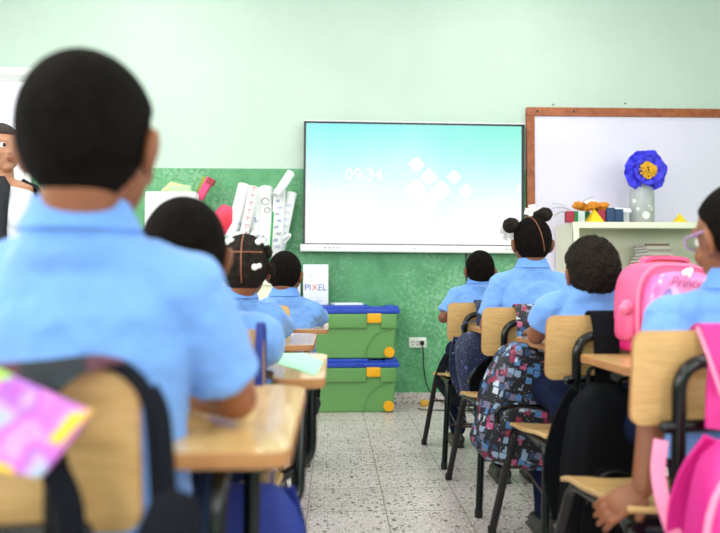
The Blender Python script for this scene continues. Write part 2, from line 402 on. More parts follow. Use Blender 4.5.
# ---------------------------------------------------------------- interactive display
def display():
    tl = W(303, 119.5, YF-0.09); br = W(524.5, 253.5, YF-0.09)
    cx = (tl.x+br.x)/2; wd = br.x-tl.x; z0 = (W(303, 251.5, YF-.09).z+W(524.5, 254, YF-.09).z)/2; z1 = (W(303, 119.5, YF-.09).z+W(524.5, 124, YF-.09).z)/2
    h = z1-z0; t = thing('interactive_display', 'large wall-mounted interactive whiteboard screen glowing pale turquoise, showing the time', 'screen', (cx, YF, z0), rot=(0, R(0.45), 0))
    bz = mat('display_bezel', '#1d2226', 0.35); al = mat('display_silver_trim', '#dfe3e4', 0.35, 0.1)
    mb = MB(); fr = 0.020; yb = -0.0575
    mb.box((0, -0.045, h/2), (wd-0.01, 0.075, h-0.01), bev=0.006)
    mb.build('casing', bz, t)
    mb = MB(); sx0, sx1, sz0, sz1 = -wd/2+0.016, wd/2-0.024, 0.062, h-0.022
    mb.box((-wd/2+0.008, -0.085, h/2), (0.016, 0.012, h)); mb.box((wd/2-0.012, -0.085, h/2), (0.024, 0.012, h)); mb.box((0, -0.085, h-0.015), (wd, 0.012, 0.014))
    mb.build('bezel', bz, t, smooth=False)
    mb = MB(); mb.box((0, -0.078, h-0.003), (wd, 0.03, 0.010), bev=0.002); mb.build('top_trim', al, t)
    mb = MB(); mb.box((-0.004, -0.078, 0.028), (wd+0.03, 0.05, 0.052), bev=0.006); o = mb.build('speaker_bar', mat('display_white_bar', '#e9ebea', 0.4), t); o['label'] = 'white bar along the bottom'
    for bx in [-wd/2+0.16+k*0.03 for k in range(4)]+[0, wd/2-.1, wd/2-.13]:
        mb = MB(); mb.box((bx, -0.105, 0.03), (0.013, 0.004, 0.006)); mb.build('control_button', mat('button_grey', '#6d7274', 0.5), o)
    # picture
    m = bpy.data.materials.new('lit_screen'); m.use_nodes = True; nt = m.node_tree; L = nt.links.new
    nt.nodes.remove(nt.nodes['Principled BSDF']); em = nt.nodes.new('ShaderNodeEmission'); L(em.outputs[0], nt.nodes['Material Output'].inputs['Surface'])
    tc = nt.nodes.new('ShaderNodeTexCoord'); sp = nt.nodes.new('ShaderNodeSeparateXYZ'); L(tc.outputs['Generated'], sp.inputs[0])
    n = nt.nodes.new('ShaderNodeTexNoise'); n.inputs['Scale'].default_value = 1.3; mpn = nt.nodes.new('ShaderNodeMapping'); mpn.inputs['Scale'].default_value = (2, 1, .8); L(tc.outputs['Generated'], mpn.inputs[0]); L(mpn.outputs[0], n.inputs['Vector'])
    a = nt.nodes.new('ShaderNodeMath'); a.operation = 'MULTIPLY_ADD'; L(n.outputs['Fac'], a.inputs[0]); a.inputs[1].default_value = 0.5; L(sp.outputs[2], a.inputs[2])
    r = nt.nodes.new('ShaderNodeValToRGB'); e = r.color_ramp.elements; e[0].position = 0.34; e[0].color = lin('#ffffff'); e[1].position = 1.0; e[1].color = lin('#98f4f2')
    q = e.new(0.53); q.color = lin('#f0ffff'); q = e.new(0.82); q.color = lin('#b9faf8')
    dv = nt.nodes.new('ShaderNodeMath'); dv.operation = 'DIVIDE'; L(a.outputs[0], dv.inputs[0]); dv.inputs[1].default_value = 1.28
    L(dv.outputs[0], r.inputs['Fac'])
    # greener to the upper right
    g = nt.nodes.new('ShaderNodeMath'); g.operation = 'MULTIPLY'; L(sp.outputs[0], g.inputs[0]); L(sp.outputs[2], g.inputs[1])
    gr = nt.nodes.new('ShaderNodeMapRange'); gr.inputs[1].default_value = 0.45; gr.inputs[2].default_value = 1.0; gr.inputs[4].default_value = 0.6; L(g.outputs[0], gr.inputs[0])
    mx = nt.nodes.new('ShaderNodeMix'); mx.data_type = 'RGBA'; L(gr.outputs[0], mx.inputs['Factor']); L(r.outputs[0], mx.inputs['A']); mx.inputs['B'].default_value = lin('#8ff5cf')
    L(mx.outputs['Result'], em.inputs[0]); em.inputs[1].default_value = 1.24
    mb = MB(); mb.box(((sx0+sx1)/2, -0.0865, (sz0+sz1)/2), (sx1-sx0, 0.008, sz1-sz0)); scr = mb.build('screen', m, t, smooth=False)
    gl = bpy.data.materials.new('screen_white_graphic'); gl.use_nodes = True; nt = gl.node_tree; nt.nodes.remove(nt.nodes['Principled BSDF'])
    em = nt.nodes.new('ShaderNodeEmission'); nt.links.new(em.outputs[0], nt.nodes['Material Output'].inputs['Surface']); em.inputs[0].default_value = lin('#ffffff'); em.inputs[1].default_value = 1.24
    s = (br.x-tl.x)/221.5
    def loc(px, py): return (((px-414)*s), (252.5-py)*s)
    mb = MB()
    for X, Y, q in ((347, 163, 8), (385, 200, 8.6), (347, 240, 11), (420, 240, 10.5), (385, 277, 10.5), (460, 199, 7.2), (497, 240, 7.2)):
        x, z = loc(300+X/3, 110+Y/3); q *= s*1.08
        pts = fillet2([(-q, 0), (0, -q), (q, 0), (0, q)], q*0.3)
        mb.prism(pts, 0.0006, T(x, -0.0906, z, PI/2))
    mb.build('logo_diamonds', gl, scr, smooth=False)
    x, z = loc(300+190/3, 110+197/3); text('clock_text', '09:34', 0.125, gl, scr, T(x, -0.0908, z, PI/2))
    x, z = loc(300+178/3, 110+232/3); text('date_text', '03/05 Friday', 0.040, gl, scr, T(x, -0.0908, z, PI/2))
    for px in (308, 519): x, z = loc(px, 187); mb = MB(); mb.box((x, -0.0908, z), (0.02, 0.001, 0.05)); mb.build('side_tab', gl, scr, smooth=False)
    return t
display()
# cable under the display
p0 = W(466, 250, YF-0.01); mb = MB(); mb.tube(spline([(p0.x, YF-0.012, p0.z+0.15), (p0.x, YF-0.012, p0.z-0.1), (p0.x+0.004, YF-0.012, 0.75), (p0.x-0.002, YF-0.012, 0.12)]), 0.005, 8)
tag(mb.build('display_cable', plastic_black), 'thin black cable running down the green wall from the display', 'cable')

# ---------------------------------------------------------------- framed board
bt = W(526, 107.5, YF-0.02); bx0 = bt.x; bx1 = bx0+2.0; bz1 = bt.z; bz0 = 0.78
t = thing('whiteboard', 'white board in an orange-brown wooden frame on the right of the wall', 'board', ((bx0+bx1)/2, YF, bz0))
wood_fr = mat('orange_brown_wood_frame', '#ad5f35', 0.45, col2='#8d4625', vscale=7, stretch=(3, 3, 3))
hw = (bx1-bx0)/2; bh = bz1-bz0
mb = MB(); mb.box((0, -0.012, bh/2), (2*hw-0.04, 0.02, bh-0.04)); mb.build('panel', mat('lavender_white_board', '#e3dcf1', 0.35, var=0.03, vscale=3), t)
for nm, c, d in (('frame_rail', (0, -0.018, bh-0.032), (2*hw, 0.035, 0.064)), ('frame_rail', (0, -0.018, 0.032), (2*hw, 0.035, 0.064)), ('frame_stile', (-hw+0.030, -0.018, bh/2), (0.060, 0.036, bh-0.128)), ('frame_stile', (hw-0.03, -0.018, bh/2), (0.06, 0.036, bh-0.128))):
    mb = MB(); mb.box(c, d, bev=0.004); fr_o = mb.build(nm, wood_fr, t)
mb = MB()
for x in (-hw+0.08, -hw+0.35, hw-0.3): mb.sph((x, -0.038, bh-0.03), (0.009, 0.006, 0.009), 10)
mb.build('screw', mat('dark_screw', '#3b2a20', 0.5), t)

# ---------------------------------------------------------------- metal bookcase and what stands on it
SY = YF-0.43
sl = W(573, 222, SY); shx0 = sl.x; shx1 = 3.3; shz = W(600, 221.8, SY).z; dep = 0.38
shelf_m = mat('cream_enamel', '#e4e3cd', 0.4, var=0.04, vscale=3)
t = thing('bookcase', 'cream metal bookcase with open shelves in front of the white board', 'bookcase', (shx0, SY, 0))
sw = shx1-shx0
mb = MB(); mb.box((sw/2, dep/2+.006, shz-0.0115), (sw-.002, dep-.008, 0.02)); mb.box((sw/2, 0.0055, shz-0.022), (sw+.002, 0.018, 0.042), bev=0.002); mb.build('top_panel', shelf_m, t)
for x in (0.010, sw-0.010):
    mb = MB(); mb.box((x, dep/2, shz/2-0.011), (0.018, dep, shz-0.022)); mb.box((x+(0.012 if x < 1 else -0.012), 0.008, shz/2-0.02), (0.042, 0.018, shz-0.044), bev=0.002); mb.build('side_panel', shelf_m, t)
mb = MB(); mb.box((sw/2, dep-0.005, shz/2), (sw-0.04, 0.008, shz-0.04)); mb.build('back_panel', shelf_m, t)
SHELVES = [shz-0.37, shz-0.74, 0.14]
for z in SHELVES:
    mb = MB(); mb.box((sw/2, dep/2, z-0.01), (sw-0.042, dep-0.02, 0.018)); mb.box((sw/2, 0.03, z-0.018), (sw-0.1, 0.012, 0.034)); mb.build('shelf', shelf_m, t)
# stack of books on the upper shelf (visible) and its red base books
bk = [mat('grey_paper_cover', '#8f8b83', 0.7), mat('brown_cover', '#6e5a48', 0.7), mat('pale_cover', '#b5afa3', 0.7), mat('red_cover', '#c0242b', 0.5), mat('dark_green_cover', '#253b38', 0.6), mat('charcoal_cover', '#3a3f44', 0.6)]
def book(loc, d, m, label, rz=0, group='books on the bookcase shelf'):
    t = thing('book', label, 'book', loc, rz, group)
    mb = MB(); mb.box((0, 0, d[2]/2), (d[0]-0.006, d[1]-0.006, d[2]*0.72)); mb.build('page_block', paper, t)
    mb = MB(); mb.box((0, 0, d[2]*0.07), (d[0], d[1], d[2]*0.12)); mb.box((0, 0, d[2]*0.93), (d[0], d[1], d[2]*0.12)); mb.box((0, -d[1]/2+0.001, d[2]/2), (d[0], 0.003, d[2])); mb.build('cover', m, t)
z = SHELVES[0]+0.0005; bxw = W(655, 250, SY+0.12)
lay = [(0.024, 3, 'red covered book at the very bottom of the shelf stack'), (0.022, 3, 'red covered book second from the bottom of the shelf stack'), (0.026, 3, 'thick red covered book under the brown book'), (0.020, 3, 'red covered book topmost of the red ones'),
       (0.016, 1, 'thin brown book lying on the red books'), (0.020, 2, 'pale covered book lying in the middle of the grey stack'), (0.014, 0, 'grey covered book lying above the pale book'), (0.016, 2, 'pale slim book second from the top of the stack'), (0.012, 1, 'thin brown book on top of the shelf stack')]
scale_h = (W(655, 244, SY+0.12).z - z)/sum(l[0] for l in lay)
for i, (h, k, lb) in enumerate(lay):
    h *= scale_h; book((bxw.x+(0.02 if k == 3 else random.uniform(-.012, .012)), SY+0.17, z), (0.26 if k == 3 else 0.17, 0.22, h-0.0006), bk[k], lb, random.uniform(-.05, .05)); z += h
q = W(702, 262, SY+0.12)
for i, (x, h) in enumerate(((0.0, 0.085), (0.0, 0.0))):
    if h: book((q.x-0.02, SY+0.15, SHELVES[0]+0.0005), (0.24, 0.20, 0.05), bk[4], 'thick dark green book lying at the right of the shelf', 0.05)
    else: book((q.x-0.01, SY+0.15, SHELVES[0]+0.0515), (0.22, 0.18, 0.03), bk[5], 'charcoal book lying on the dark green one', -0.08)

TOP = shz-0.0015
# glass jar with frosting and the paper flower
jp = W(642.5, 222, SY+0.15)
gl_m = bpy.data.materials.new('frosted_jar_glass'); gl_m.use_nodes = True; b = gl_m.node_tree.nodes['Principled BSDF']
b.inputs['Base Color'].default_value = lin('#e3e6e6'); b.inputs['Roughness'].default_value = 0.35; b.inputs['Transmission Weight'].default_value = 0.55; b.inputs['IOR'].default_value = 1.3
t = thing('glass_jar', 'tall frosted glass jar holding the blue paper flower on the bookcase', 'jar', (jp.x, SY+0.16, TOP))
hh = W(642, 184, SY+0.15).z-TOP; rj = 0.083
mb = MB(); outer = [(rj*.9, 0), (rj, .012), (rj, hh*.78), (rj*.93, hh*.88), (rj*.74, hh*.95), (rj*.74, hh)]
mb.lathe(outer+[(rj*.70, hh), (rj*.70, hh*.95), (rj*.88, hh*.87), (rj*.95, hh*.77), (rj*.95, .02), (rj*.5, .012), (0.001, .012)], n=32); mb.build('jar_body', gl_m, t)
mb = MB(); mb.lathe([(rj*.90, .0145), (rj*.925, .03), (rj*.925, hh*.40), (0.001, hh*.40)], n=28); mb.build('sand_filling', mat('grey_sand', '#9b9b98', 0.8, col2='#c9c9c6', vscale=30), t)['label'] = 'grey filling in the lower half'
for a, z, r in ((-95, .055, .026), (-60, .10, .013), (-130, .10, .012), (-150, .16, .015), (-78, .12, .010)):
    mb = MB(); mb.lathe([(r, -0.0015), (r, 0.0015), (0.001, 0.002)], n=16, M=T(0, 0, z) @ T(rz=R(a)+PI/2) @ T(0, -rj-0.0002, 0, PI/2))
    mb.build('painted_dot', mat('painted_white_dot', '#e4e6e0', 0.6), t)
fp = W(646, 171, SY+0.10)
t = thing('paper_flower', 'large royal blue crepe paper flower with yellow centre in the glass jar', 'flower', (fp.x, SY+0.10, fp.z))
blue_p = mat('royal_blue_crepe', '#4a47f5', 0.75, bump=0.5, bscale=60, var=0.2, vscale=20); yel_p = mat('yellow_crepe', '#f0b41c', 0.75, bump=0.4, bscale=80, var=0.25, vscale=30)
s_ = 0.142
for ring, (n, rad, sc, yo) in enumerate(((7, .080, .062, 0.02), (6, .052, .052, -0.008))):
    for k in range(n):
        a = 2*PI*k/n+ring*.45+random.uniform(-.15, .15); mb = MB(); N = 12; vs = []; fs = []
        for i in range(N+1):
            for j in range(N+1):
                u = i/N*2-1; v = j/N; wd = sc*1.15*(0.35+0.85*math.sin(min(1, v*1.05)*PI*0.62))*(1.0 if v < .8 else 1-((v-.8)*1.6)**2)
                x = u*wd; z = rad*1.58*v*s_/0.13 - abs(u)**2*0.010*v
                y = -0.035*v*v*(1 if ring else .2)+0.010*math.sin(u*6+k)*v + 0.02*abs(u)**2*(-1) + 0.008*math.sin(9*v+u*3+k)
                p = Vector((x, y+yo, z+0.008)); p.rotate(Euler((0, a, 0))); vs.append(p)
        for i in range(N):
            for j in range(N): q = i*(N+1)+j; fs.append((q, q+1, q+N+2, q+N+1))
        mb.add(vs, fs); o = mb.build('petal', blue_p, t); md = o.modifiers.new('paper', 'SOLIDIFY'); md.thickness = 0.0012; md.offset = 0
mb = MB()
for k in range(110):
    a = random.uniform(0, 2*PI); rr = .056*math.sqrt(random.random()); x, z = rr*math.cos(a), rr*math.sin(a)
    mb.sph((x, -0.035-0.012*random.random()-(0.04-rr)*.3, z), (0.009, 0.006, 0.009), 7, fn=lambda v: 1+0.35*noise.noise(v*4+Vector((k, 0, 0))))
mb.build('flower_centre', yel_p, t)
mb = MB(); mb.tube(spline([(0, 0.0, 0), (-0.003, 0.03, -0.05), (-0.02, 0.06, -0.15), (-0.025, 0.06, TOP-fp.z+0.12)]), 0.004, 8); mb.build('stem', mat('green_wire_stem', '#2f7a3d', 0.6), t)
# small solids and boxes on the bookcase
def tri_solid(px, wpx, hpx, label, yy, m):
    p = W(px, 222, yy); wd = wpx*yy/F/2*1.0
    t = MB(); h = hpx*yy/F; t.add([(-wd, -wd, 0), (wd, -wd, 0), (wd, wd, 0), (-wd, wd, 0), (0, 0, h)], [(3, 2, 1, 0), (0, 1, 4), (1, 2, 4), (2, 3, 4), (3, 0, 4)])
    o = t.build('pyramid_block', m, smooth=False, bevel=0.001); o.location = (p.x, yy, TOP); o.rotation_euler.z = R(8)
    return tag(o, label, 'block')
yel = mat('yellow_cardboard', '#f2cf1d', 0.55)
tri_solid(594, 15, 15, 'yellow pyramid block in front of the coloured cubes', SY+0.06, yel)
tri_solid(679.5, 11.5, 11, 'small yellow pyramid block alone at the right end of the bookcase top', SY+0.10, yel)
def cube_block(px0, px1, pt, yy, m, label, cat='block', nm='cube_block', dep_=None):
    a = W(px0, 222, yy); b = W(px1, 222, yy); h = W(px0, pt, yy).z-TOP; mb = MB(); d = b.x-a.x; dd = dep_ or d
    mb.box((0, 0, h/2), (d, dd, h), bev=0.0015); o = mb.build(nm, m); o.location = ((a.x+b.x)/2, yy+dd/2, TOP); return tag(o, label, cat, None)
red_c = mat('dark_red_card', '#a3233a', 0.6); grn_c = mat('green_card', '#16763f', 0.6); sil = mat('silvery_card', '#c5cfcd', 0.35, 0.2, var=.15, vscale=30); blu_c = mat('slate_blue_card', '#27416b', 0.6)
cube_block(567, 574.4, 211, SY+.02, red_c, 'dark red cube block at the left end of the row')
cube_block(574.6, 578.3, 211, SY+.025, grn_c, 'narrow green block beside the dark red cube', dep_=.05)
cube_block(578.5, 585, 211, SY+.02, sil, 'silvery white cube block between the green ones')
cube_block(585.2, 590, 211.3, SY+.10, grn_c, 'green cube block behind the yellow pyramid', dep_=.05)
cube_block(598, 605.5, 210, SY+.04, red_c, 'red cube block right of the yellow pyramid')
cube_block(607.3, 615, 207.5, SY+.03, blu_c, 'slate blue cube block, taller left one of the blue pair')
cube_block(615.3, 623.6, 209, SY+.05, blu_c, 'slate blue cube block, right one of the blue pair')
cube_block(624, 629, 210, SY+.12, mat('pale_card', '#dfe0ea', 0.6), 'pale lilac card box between blue cubes and jar', cat='box', nm='card_box')
# orange crepe garland lying over the blocks, with loose paper strips
cp = W(589, 207, SY+.08); mb = MB()
for k in range(22):
    x = random.uniform(-.115, .115); mb.sph((x, random.uniform(-.03, .05), random.uniform(-.006, .016)-abs(x)*.06), (0.030, 0.026, 0.022), 12, fn=lambda v: 1+0.7*noise.noise(v*2.5+Vector((k*3.1, 0, 0))))
o = mb.build('paper_garland', mat('orange_crepe', '#e8921f', 0.7, bump=.4, bscale=50, var=.25, vscale=25)); o.location = (cp.x+0.01, cp.y, cp.z)
tag(o, 'crumpled orange paper garland draped over the cube blocks', 'garland')
for k, (x0, z0, x1, z1, lb) in enumerate(((570, 210, 552, 203, 'upper white paper strip sticking out left of the orange garland'), (572, 211, 552, 208, 'middle white paper strip sticking out left of the orange garland'), (566, 212, 554, 216, 'lowest white paper strip hanging out left of the garland'), (580, 204, 593, 197, 'small grey paper strip poking up from the garland'))):
    a = W(x0, z0, SY+.06); b = W(x1, z1, SY+.02+.02*k); mb = MB(); mid = (a+b)/2+Vector((0, -.01, .012))
    mb.ribbon(spline([a, mid, b], 5), 0.02, 0.0008, (0, 1, .5)); tag(mb.build('paper_strip', mat('grey_white_paper', '#b4b5be', .6)), lb, 'paper')
a = W(592, 209, SY+.10); b = W(606, 212, SY+.06)
pts = [W(584, 203, SY+.13), W(596, 202, SY+.13), W(607, 208, SY+.10), W(631, 210.5, SY+.06)]
mb = MB(); mb.ribbon(spline(pts, 5), 0.06, 0.0008, (0, 1, 0.6)); tag(mb.build('paper_sheet', paper), 'white paper sheet lying over the garland and blue cubes', 'paper')

# ---------------------------------------------------------------- toy boxes
def storage_box():
    t = thing('storage_box', '', 'box'); g = mat('green_translucent_plastic', '#6a9f5c', 0.35, var=.06, vscale=3, spec=.5); bl = mat('blue_lid_plastic', '#2146b8', 0.32); ye = mat('yellow_plastic', '#f0ac12', 0.35)
    g2 = mat('green_recess_plastic', '#619a55', 0.4)
    Wd, D, H = 0.80, 0.33, 0.362
    mb = MB(); hb = H-0.055; vs = []
    # tapered tub
    tw = 0.030
    vs = [(-Wd/2+tw, -D/2+.02, 0), (Wd/2-tw, -D/2+.02, 0), (Wd/2-tw, D/2-.02, 0), (-Wd/2+tw, D/2-.02, 0), (-Wd/2+.012, -D/2, hb), (Wd/2-.012, -D/2, hb), (Wd/2-.012, D/2, hb), (-Wd/2+.012, D/2, hb)]
    mb.add(vs, [(3, 2, 1, 0), (4, 5, 6, 7), (0, 1, 5, 4), (1, 2, 6, 5), (2, 3, 7, 6), (3, 0, 4, 7)])
    mb.build('tub', g, t, bevel=0.010)
    Mf = T(0, -D/2-0.0015, hb/2, math.atan2(.02, hb))
    # raised fields: two top panels either side of the latch and quarter-round over each wheel
    for sx in (-1, 1):
        mb = MB(); mb.box((sx*0.333, -0.003, hb/2-.050), (0.105, 0.012, 0.095), Mf, bev=0.004); mb.build('corner_field', g, t)
        mb = MB(); arc = [(sx*(Wd/2-.035), -hb/2+.205)]+[(sx*(Wd/2-.035)-sx*0.19*math.sin(a*PI/2/10), -hb/2+.015+0.19*math.cos(a*PI/2/10)) for a in range(0, 11)]
        mb.tube([Mf @ Vector((x, -0.0002, z)) for x, z in arc[1:]], 0.003, 6); mb.build('wheel_arch', g2, t)
        mb = MB(); mb.lathe([(0.034, 0), (0.036, .004), (0.036, .022), (0.031, .028), (0.020, .026), (0.018, .030), (0.001, .030)], n=28, M=T(sx*(Wd/2-0.062), -D/2+0.012, 0.044, PI/2)); mb.build('wheel', ye, t)['label'] = 'round yellow wheel'
        lx = sx*0.235
        mb = MB(); mb.box((lx, -D/2-.012, H-.085), (0.095, 0.018, 0.062), bev=0.005)
        for k in range(4): mb.box((lx-.03+.02*k, -D/2-.020, H-.112), (0.010, 0.006, 0.014))
        mb.build('latch', ye, t)['label'] = 'yellow latch'
    mb = MB(); mb.box((0, -0.003, hb/2-.050), (0.37, 0.012, 0.095), Mf, bev=0.004); mb.build('front_field', g, t)
    mb = MB(); mb.box((0, 0, H-.040), (Wd+.02, D+.03, 0.03), bev=.006)
    mb.box((0, 0, H-.018), (Wd*.50, D-.02, 0.036), bev=.006); mb.box((-.36, 0, H-.020), (.085, D-.03, 0.032), bev=.006); mb.box((.36, 0, H-.020), (.085, D-.03, 0.032), bev=.006); mb.box((0, 0, H-.024), (Wd-.02, D-.08, 0.024), bev=.004)
    for k in range(3): mb.box((-.14+.14*k, -D/2-.012, H-.03), (0.05, .012, .012), bev=.003)
    mb.build('lid', bl, t); return t
ZB = 4.735; bxr = W(398, 411, ZB).x-0.40+0.0
sb = storage_box(); sb.location = (bxr, ZB+0.175, 0.0); sb['label'] = 'green plastic storage box with blue lid and yellow latches, standing on the floor'; sb['group'] = 'stacked storage boxes'
sb2 = copy_tree(sb); sb2.location = (bxr+0.006, ZB+0.178, 0.363); sb2['label'] = 'green plastic storage box with blue lid, upper one of the stack'; sb2.rotation_euler.z = R(-.4)
LIDZ = 0.363+0.362
# stuff on the lid
c = W(315, 302, ZB+.14); t = thing('lettered_card_box', 'white card box lettered in blue with a red X, standing on the storage boxes', 'box', (c.x+.003, ZB+.20, LIDZ+0.0005), R(3))
hc = W(315, 264.5, ZB+.17).z-LIDZ; mb = MB(); mb.box((0, 0, hc/2), (0.175, 0.05, hc), bev=0.002); mb.build('box_body', paper, t)
blu_ink = mat('blue_ink', '#3f57b8', .6); red_ink = mat('red_ink', '#d8414b', .6); faint = mat('faint_blue_ink', '#9fb0dc', .6); black_ink = mat('black_ink', '#33343c', .6)
z_ = hc*0.42
text('lettering', 'PI', 0.062, blu_ink, t, T(-.056, -.0256, z_, PI/2)); text('lettering_red', 'X', 0.060, red_ink, t, T(-.006, -.0256, z_, PI/2)); text('lettering', 'EL', 0.062, blu_ink, t, T(.046, -.0256, z_, PI/2))
text('small_lettering', 'D.L.', 0.034, faint, t, T(-.02, -.0256, hc*.72, PI/2)); text('small_lettering', '- - - - - -', 0.022, blu_ink, t, T(.0, -.0256, hc*.18, PI/2)); text('small_lettering', 'cccu', 0.026, faint, t, T(.02, -.0256, hc*.10, PI/2))
c2 = W(300, 264, ZB+.2); mb = MB(); mb.box((0, 0, .11), (0.10, .03, .22), bev=.001); o = mb.build('card_box', paper); o.location = (c.x-.155, ZB+.23, LIDZ+.0005); tag(o, 'plain white card box half behind the lettered one on the storage boxes', 'box')
for k, (x, lb) in enumerate(((.17, 'stack of white sheets lying on the storage box lid'),)):
    mb = MB(); mb.box((0, 0, .006), (.20, .16, .012)); o = mb.build('paper_stack', paper, smooth=False); o.location = (c.x+x+.05, ZB+.19, LIDZ+.0005); o.rotation_euler.z = .2; tag(o, lb, 'paper')

# ---------------------------------------------------------------- outlet, plug, wires on the wall
op = W(417.5, 342.5, YF); t = thing('wall_outlet', 'white double power outlet on the green wall', 'outlet', (op.x, YF, op.z))
mb = MB(); mb.box((0, -.006, 0), (.128, .012, .076), bev=.004); mb.build('cover_plate', white_paint, t)
mb = MB()
for x in (-.036, -.002): mb.box((x-.007, -.0125, .006), (.004, .002, .014)); mb.box((x+.007, -.0125, .006), (.004, .002, .014)); mb.sph((x, -.0125, -.014), (.004, .002, .004), 8)
mb.build('socket_slot', plastic_black, t)
t = thing('power_cord', 'black plug and cord running from the outlet down to the floor', 'cord', (op.x+.03, YF-.013, op.z))
mb = MB(); mb.box((0, -.018, 0), (.030, .034, .030), bev=.006); mb.build('plug', plastic_black, t)
e = W(452, 404, YF-.12)-Vector((op.x+.03, YF-.013, op.z))
mb = MB(); mb.tube(spline([(0, -.03, -.01), (.006, -.035, -.06), (.012, -.02, -.18), (.04, -.02, -.32), (.11, -.04, -.41), (e.x, e.y, -op.z+.012), (e.x+.25, e.y-.1, -op.z+.008)], 8), .0045, 8); mb.build('wire', plastic_black, t)
mb = MB(); p = W(424, 404, YF-.10); mb.box((0, 0, .022), (.052, .04, .042), bev=.006); mb.tube([(.026, 0, .022), (.045, 0, .022)], .012, 10); o = mb.build('adapter', mat('yellow_adapter', '#d9a534', .5)); o.location = (p.x, YF-.10, 0); tag(o, 'small yellow power adapter on the floor by the skirting', 'adapter')
mb = MB(); pts = []
for k in range(60):
    a = k*.55; pts.append((.13*math.cos(a)+.01*k*.3-.02*math.sin(k), .09*math.sin(a*1.1), .008+.0030*k*(1 if k % 2 else .7)))
mb.tube(spline([(-.28, .1, .01), (-.22, .05, .008)]+pts[::2], 5), .0045, 6); o = mb.build('coiled_cable', plastic_black); o.location = (W(462, 410, 4.7).x, 4.75, 0); tag(o, 'tangle of black cable on the floor behind the front chair', 'cable')

# ---------------------------------------------------------------- cabinet on the left with the rolled papers
CY = YF-0.36
ca = W(146, 284, CY); cb = W(284, 284, CY); cz = .885
t = thing('low_cabinet', 'pale low cabinet against the green wall behind the left row', 'cabinet', ((ca.x+cb.x)/2, YF-.20, 0)); cw = cb.x-ca.x
mb = MB(); mb.box((0, 0, cz/2), (cw, .34, cz-.03), bev=.003); mb.build('body', shelf_m, t)
mb = MB(); mb.box((0, 0, cz-.012), (cw+.02, .37, .024), bev=.003); mb.build('cabinet_top', shelf_m, t)
for s in (-1, 1):
    mb = MB(); mb.box((s*cw/4, -.178, cz/2), (cw/2-.01, .014, cz-.1), bev=.003); d = mb.build('door', shelf_m, t); mb = MB(); mb.tube([(s*.04, -.19, cz/2-.05), (s*.04, -.20, cz/2-.04), (s*.04, -.20, cz/2+.04), (s*.04, -.19, cz/2+.05)], .005, 8); mb.build('handle', mat('chrome', '#c8c8c8', .2, 1), d)
def roll(p_top, p_bot, r, label, marks=(), yT=YF-.12, yB=YF-.20, m=paper):
    a = W(*p_top, yT); b = W(*p_bot, yB); ax = (a-b); L = ax.length; q = ax.to_track_quat('Z', 'Y')
    t = thing('paper_roll', label, 'paper roll', b, group='rolled charts on the cabinet'); t.rotation_mode = 'QUATERNION'; t.rotation_quaternion = q
    mb = MB(); n = 60; vs = []; turns = 2.2
    for i in range(n+1):
        A = 2*PI*turns*i/n; rr = r*(1-.16*i/n); vs += [(rr*math.cos(A), rr*math.sin(A), 0), (rr*math.cos(A), rr*math.sin(A), L)]
    mb.add(vs, [(2*i, 2*i+2, 2*i+3, 2*i+1) for i in range(n)]); o = mb.build('sheet', m, t); md = o.modifiers.new('p', 'SOLIDIFY'); md.thickness = .0012
    # handwriting on the side turned to the room
    inv = q.inverted(); f = Vector((0, -1, 0)); f.rotate(inv); ang0 = math.atan2(f.y, f.x)
    for mk, zf, da, col, sz in marks:
        A = ang0+R(da); nrm = Vector((math.cos(A), math.sin(A), 0)); P = nrm*(r+.0015)+Vector((0, 0, L*zf)); up = Vector((0, 0, 1))
        X = up.cross(nrm) ; 
        M = Matrix((X, up, nrm)).transposed().to_4x4(); M.translation = P
        if isinstance(mk, str): text('handwriting', mk, sz, col, t, M if sz > 0 else M)
        else:
            mb = MB(); mb.tube([M @ Vector((x*sz, y*sz, 0.0)) for x, y in mk], .0022, 5); mb.build('handwriting', col, t)
    return t
circ = [(math.cos(a*.5), math.sin(a*.5)) for a in range(0, 13)]; wave = spline([(-1, .5, 0), (-.3, 1, 0), (.1, .2, 0), (-.4, -.5, 0), (.3, -.9, 0), (1, -.3, 0)], 4); wave = [(p.x, p.y) for p in wave]
zig = [(-1, -.6), (-.6, .8), (-.2, -.6), (.2, .8), (.6, -.6), (1, .7)]; tt = [(-1, .8), (1, .8), (0, .8), (0, -.9)]
roll((245, 185), (228, 250), 0.047, 'thick plain white paper roll, leftmost of the bunch', [(zig, .3+.1*k, 50, faint, .010) for k in range(2)])
roll((254, 187), (240, 255), 0.033, 'narrow white roll with red lettering down its side', [(tt, .18+.11*k, 8, red_ink, .018) for k in range(8)], yT=YF-.20, yB=YF-.28)
roll((258, 189), (254, 262), 0.036, 'white roll with a blue squiggle, third from the left', [(wave, .55, 0, blu_ink, .016), (wave, .35, 10, blu_ink, .012)], yT=YF-.10, yB=YF-.20)
roll((266, 188), (266, 262), 0.051, 'wide white roll with black circles drawn on it', [(circ, .78, 0, black_ink, .026), (circ, .66, 15, black_ink, .020), (wave, .28, -10, black_ink, .020), (zig, .12, 0, black_ink, .016)], yT=YF-.09, yB=YF-.22)
roll((280, 190), (276, 262), 0.044, 'white roll covered in small blue handwriting', [(zig, .9-.09*k, (-10 if k % 2 else 12), blu_ink if k % 3 else black_ink, .015) for k in range(9)], yT=YF-.13, yB=YF-.25)
roll((291, 173), (276, 196), 0.031, 'slim blank white roll tilted highest above the bunch', [], yT=YF-.16, yB=YF-.24)
roll((292, 193), (280, 250), 0.036, 'white roll leaning furthest right with blue writing', [(zig, .75-.12*k, 5, faint, .015) for k in range(5)], yT=YF-.09, yB=YF-.17)
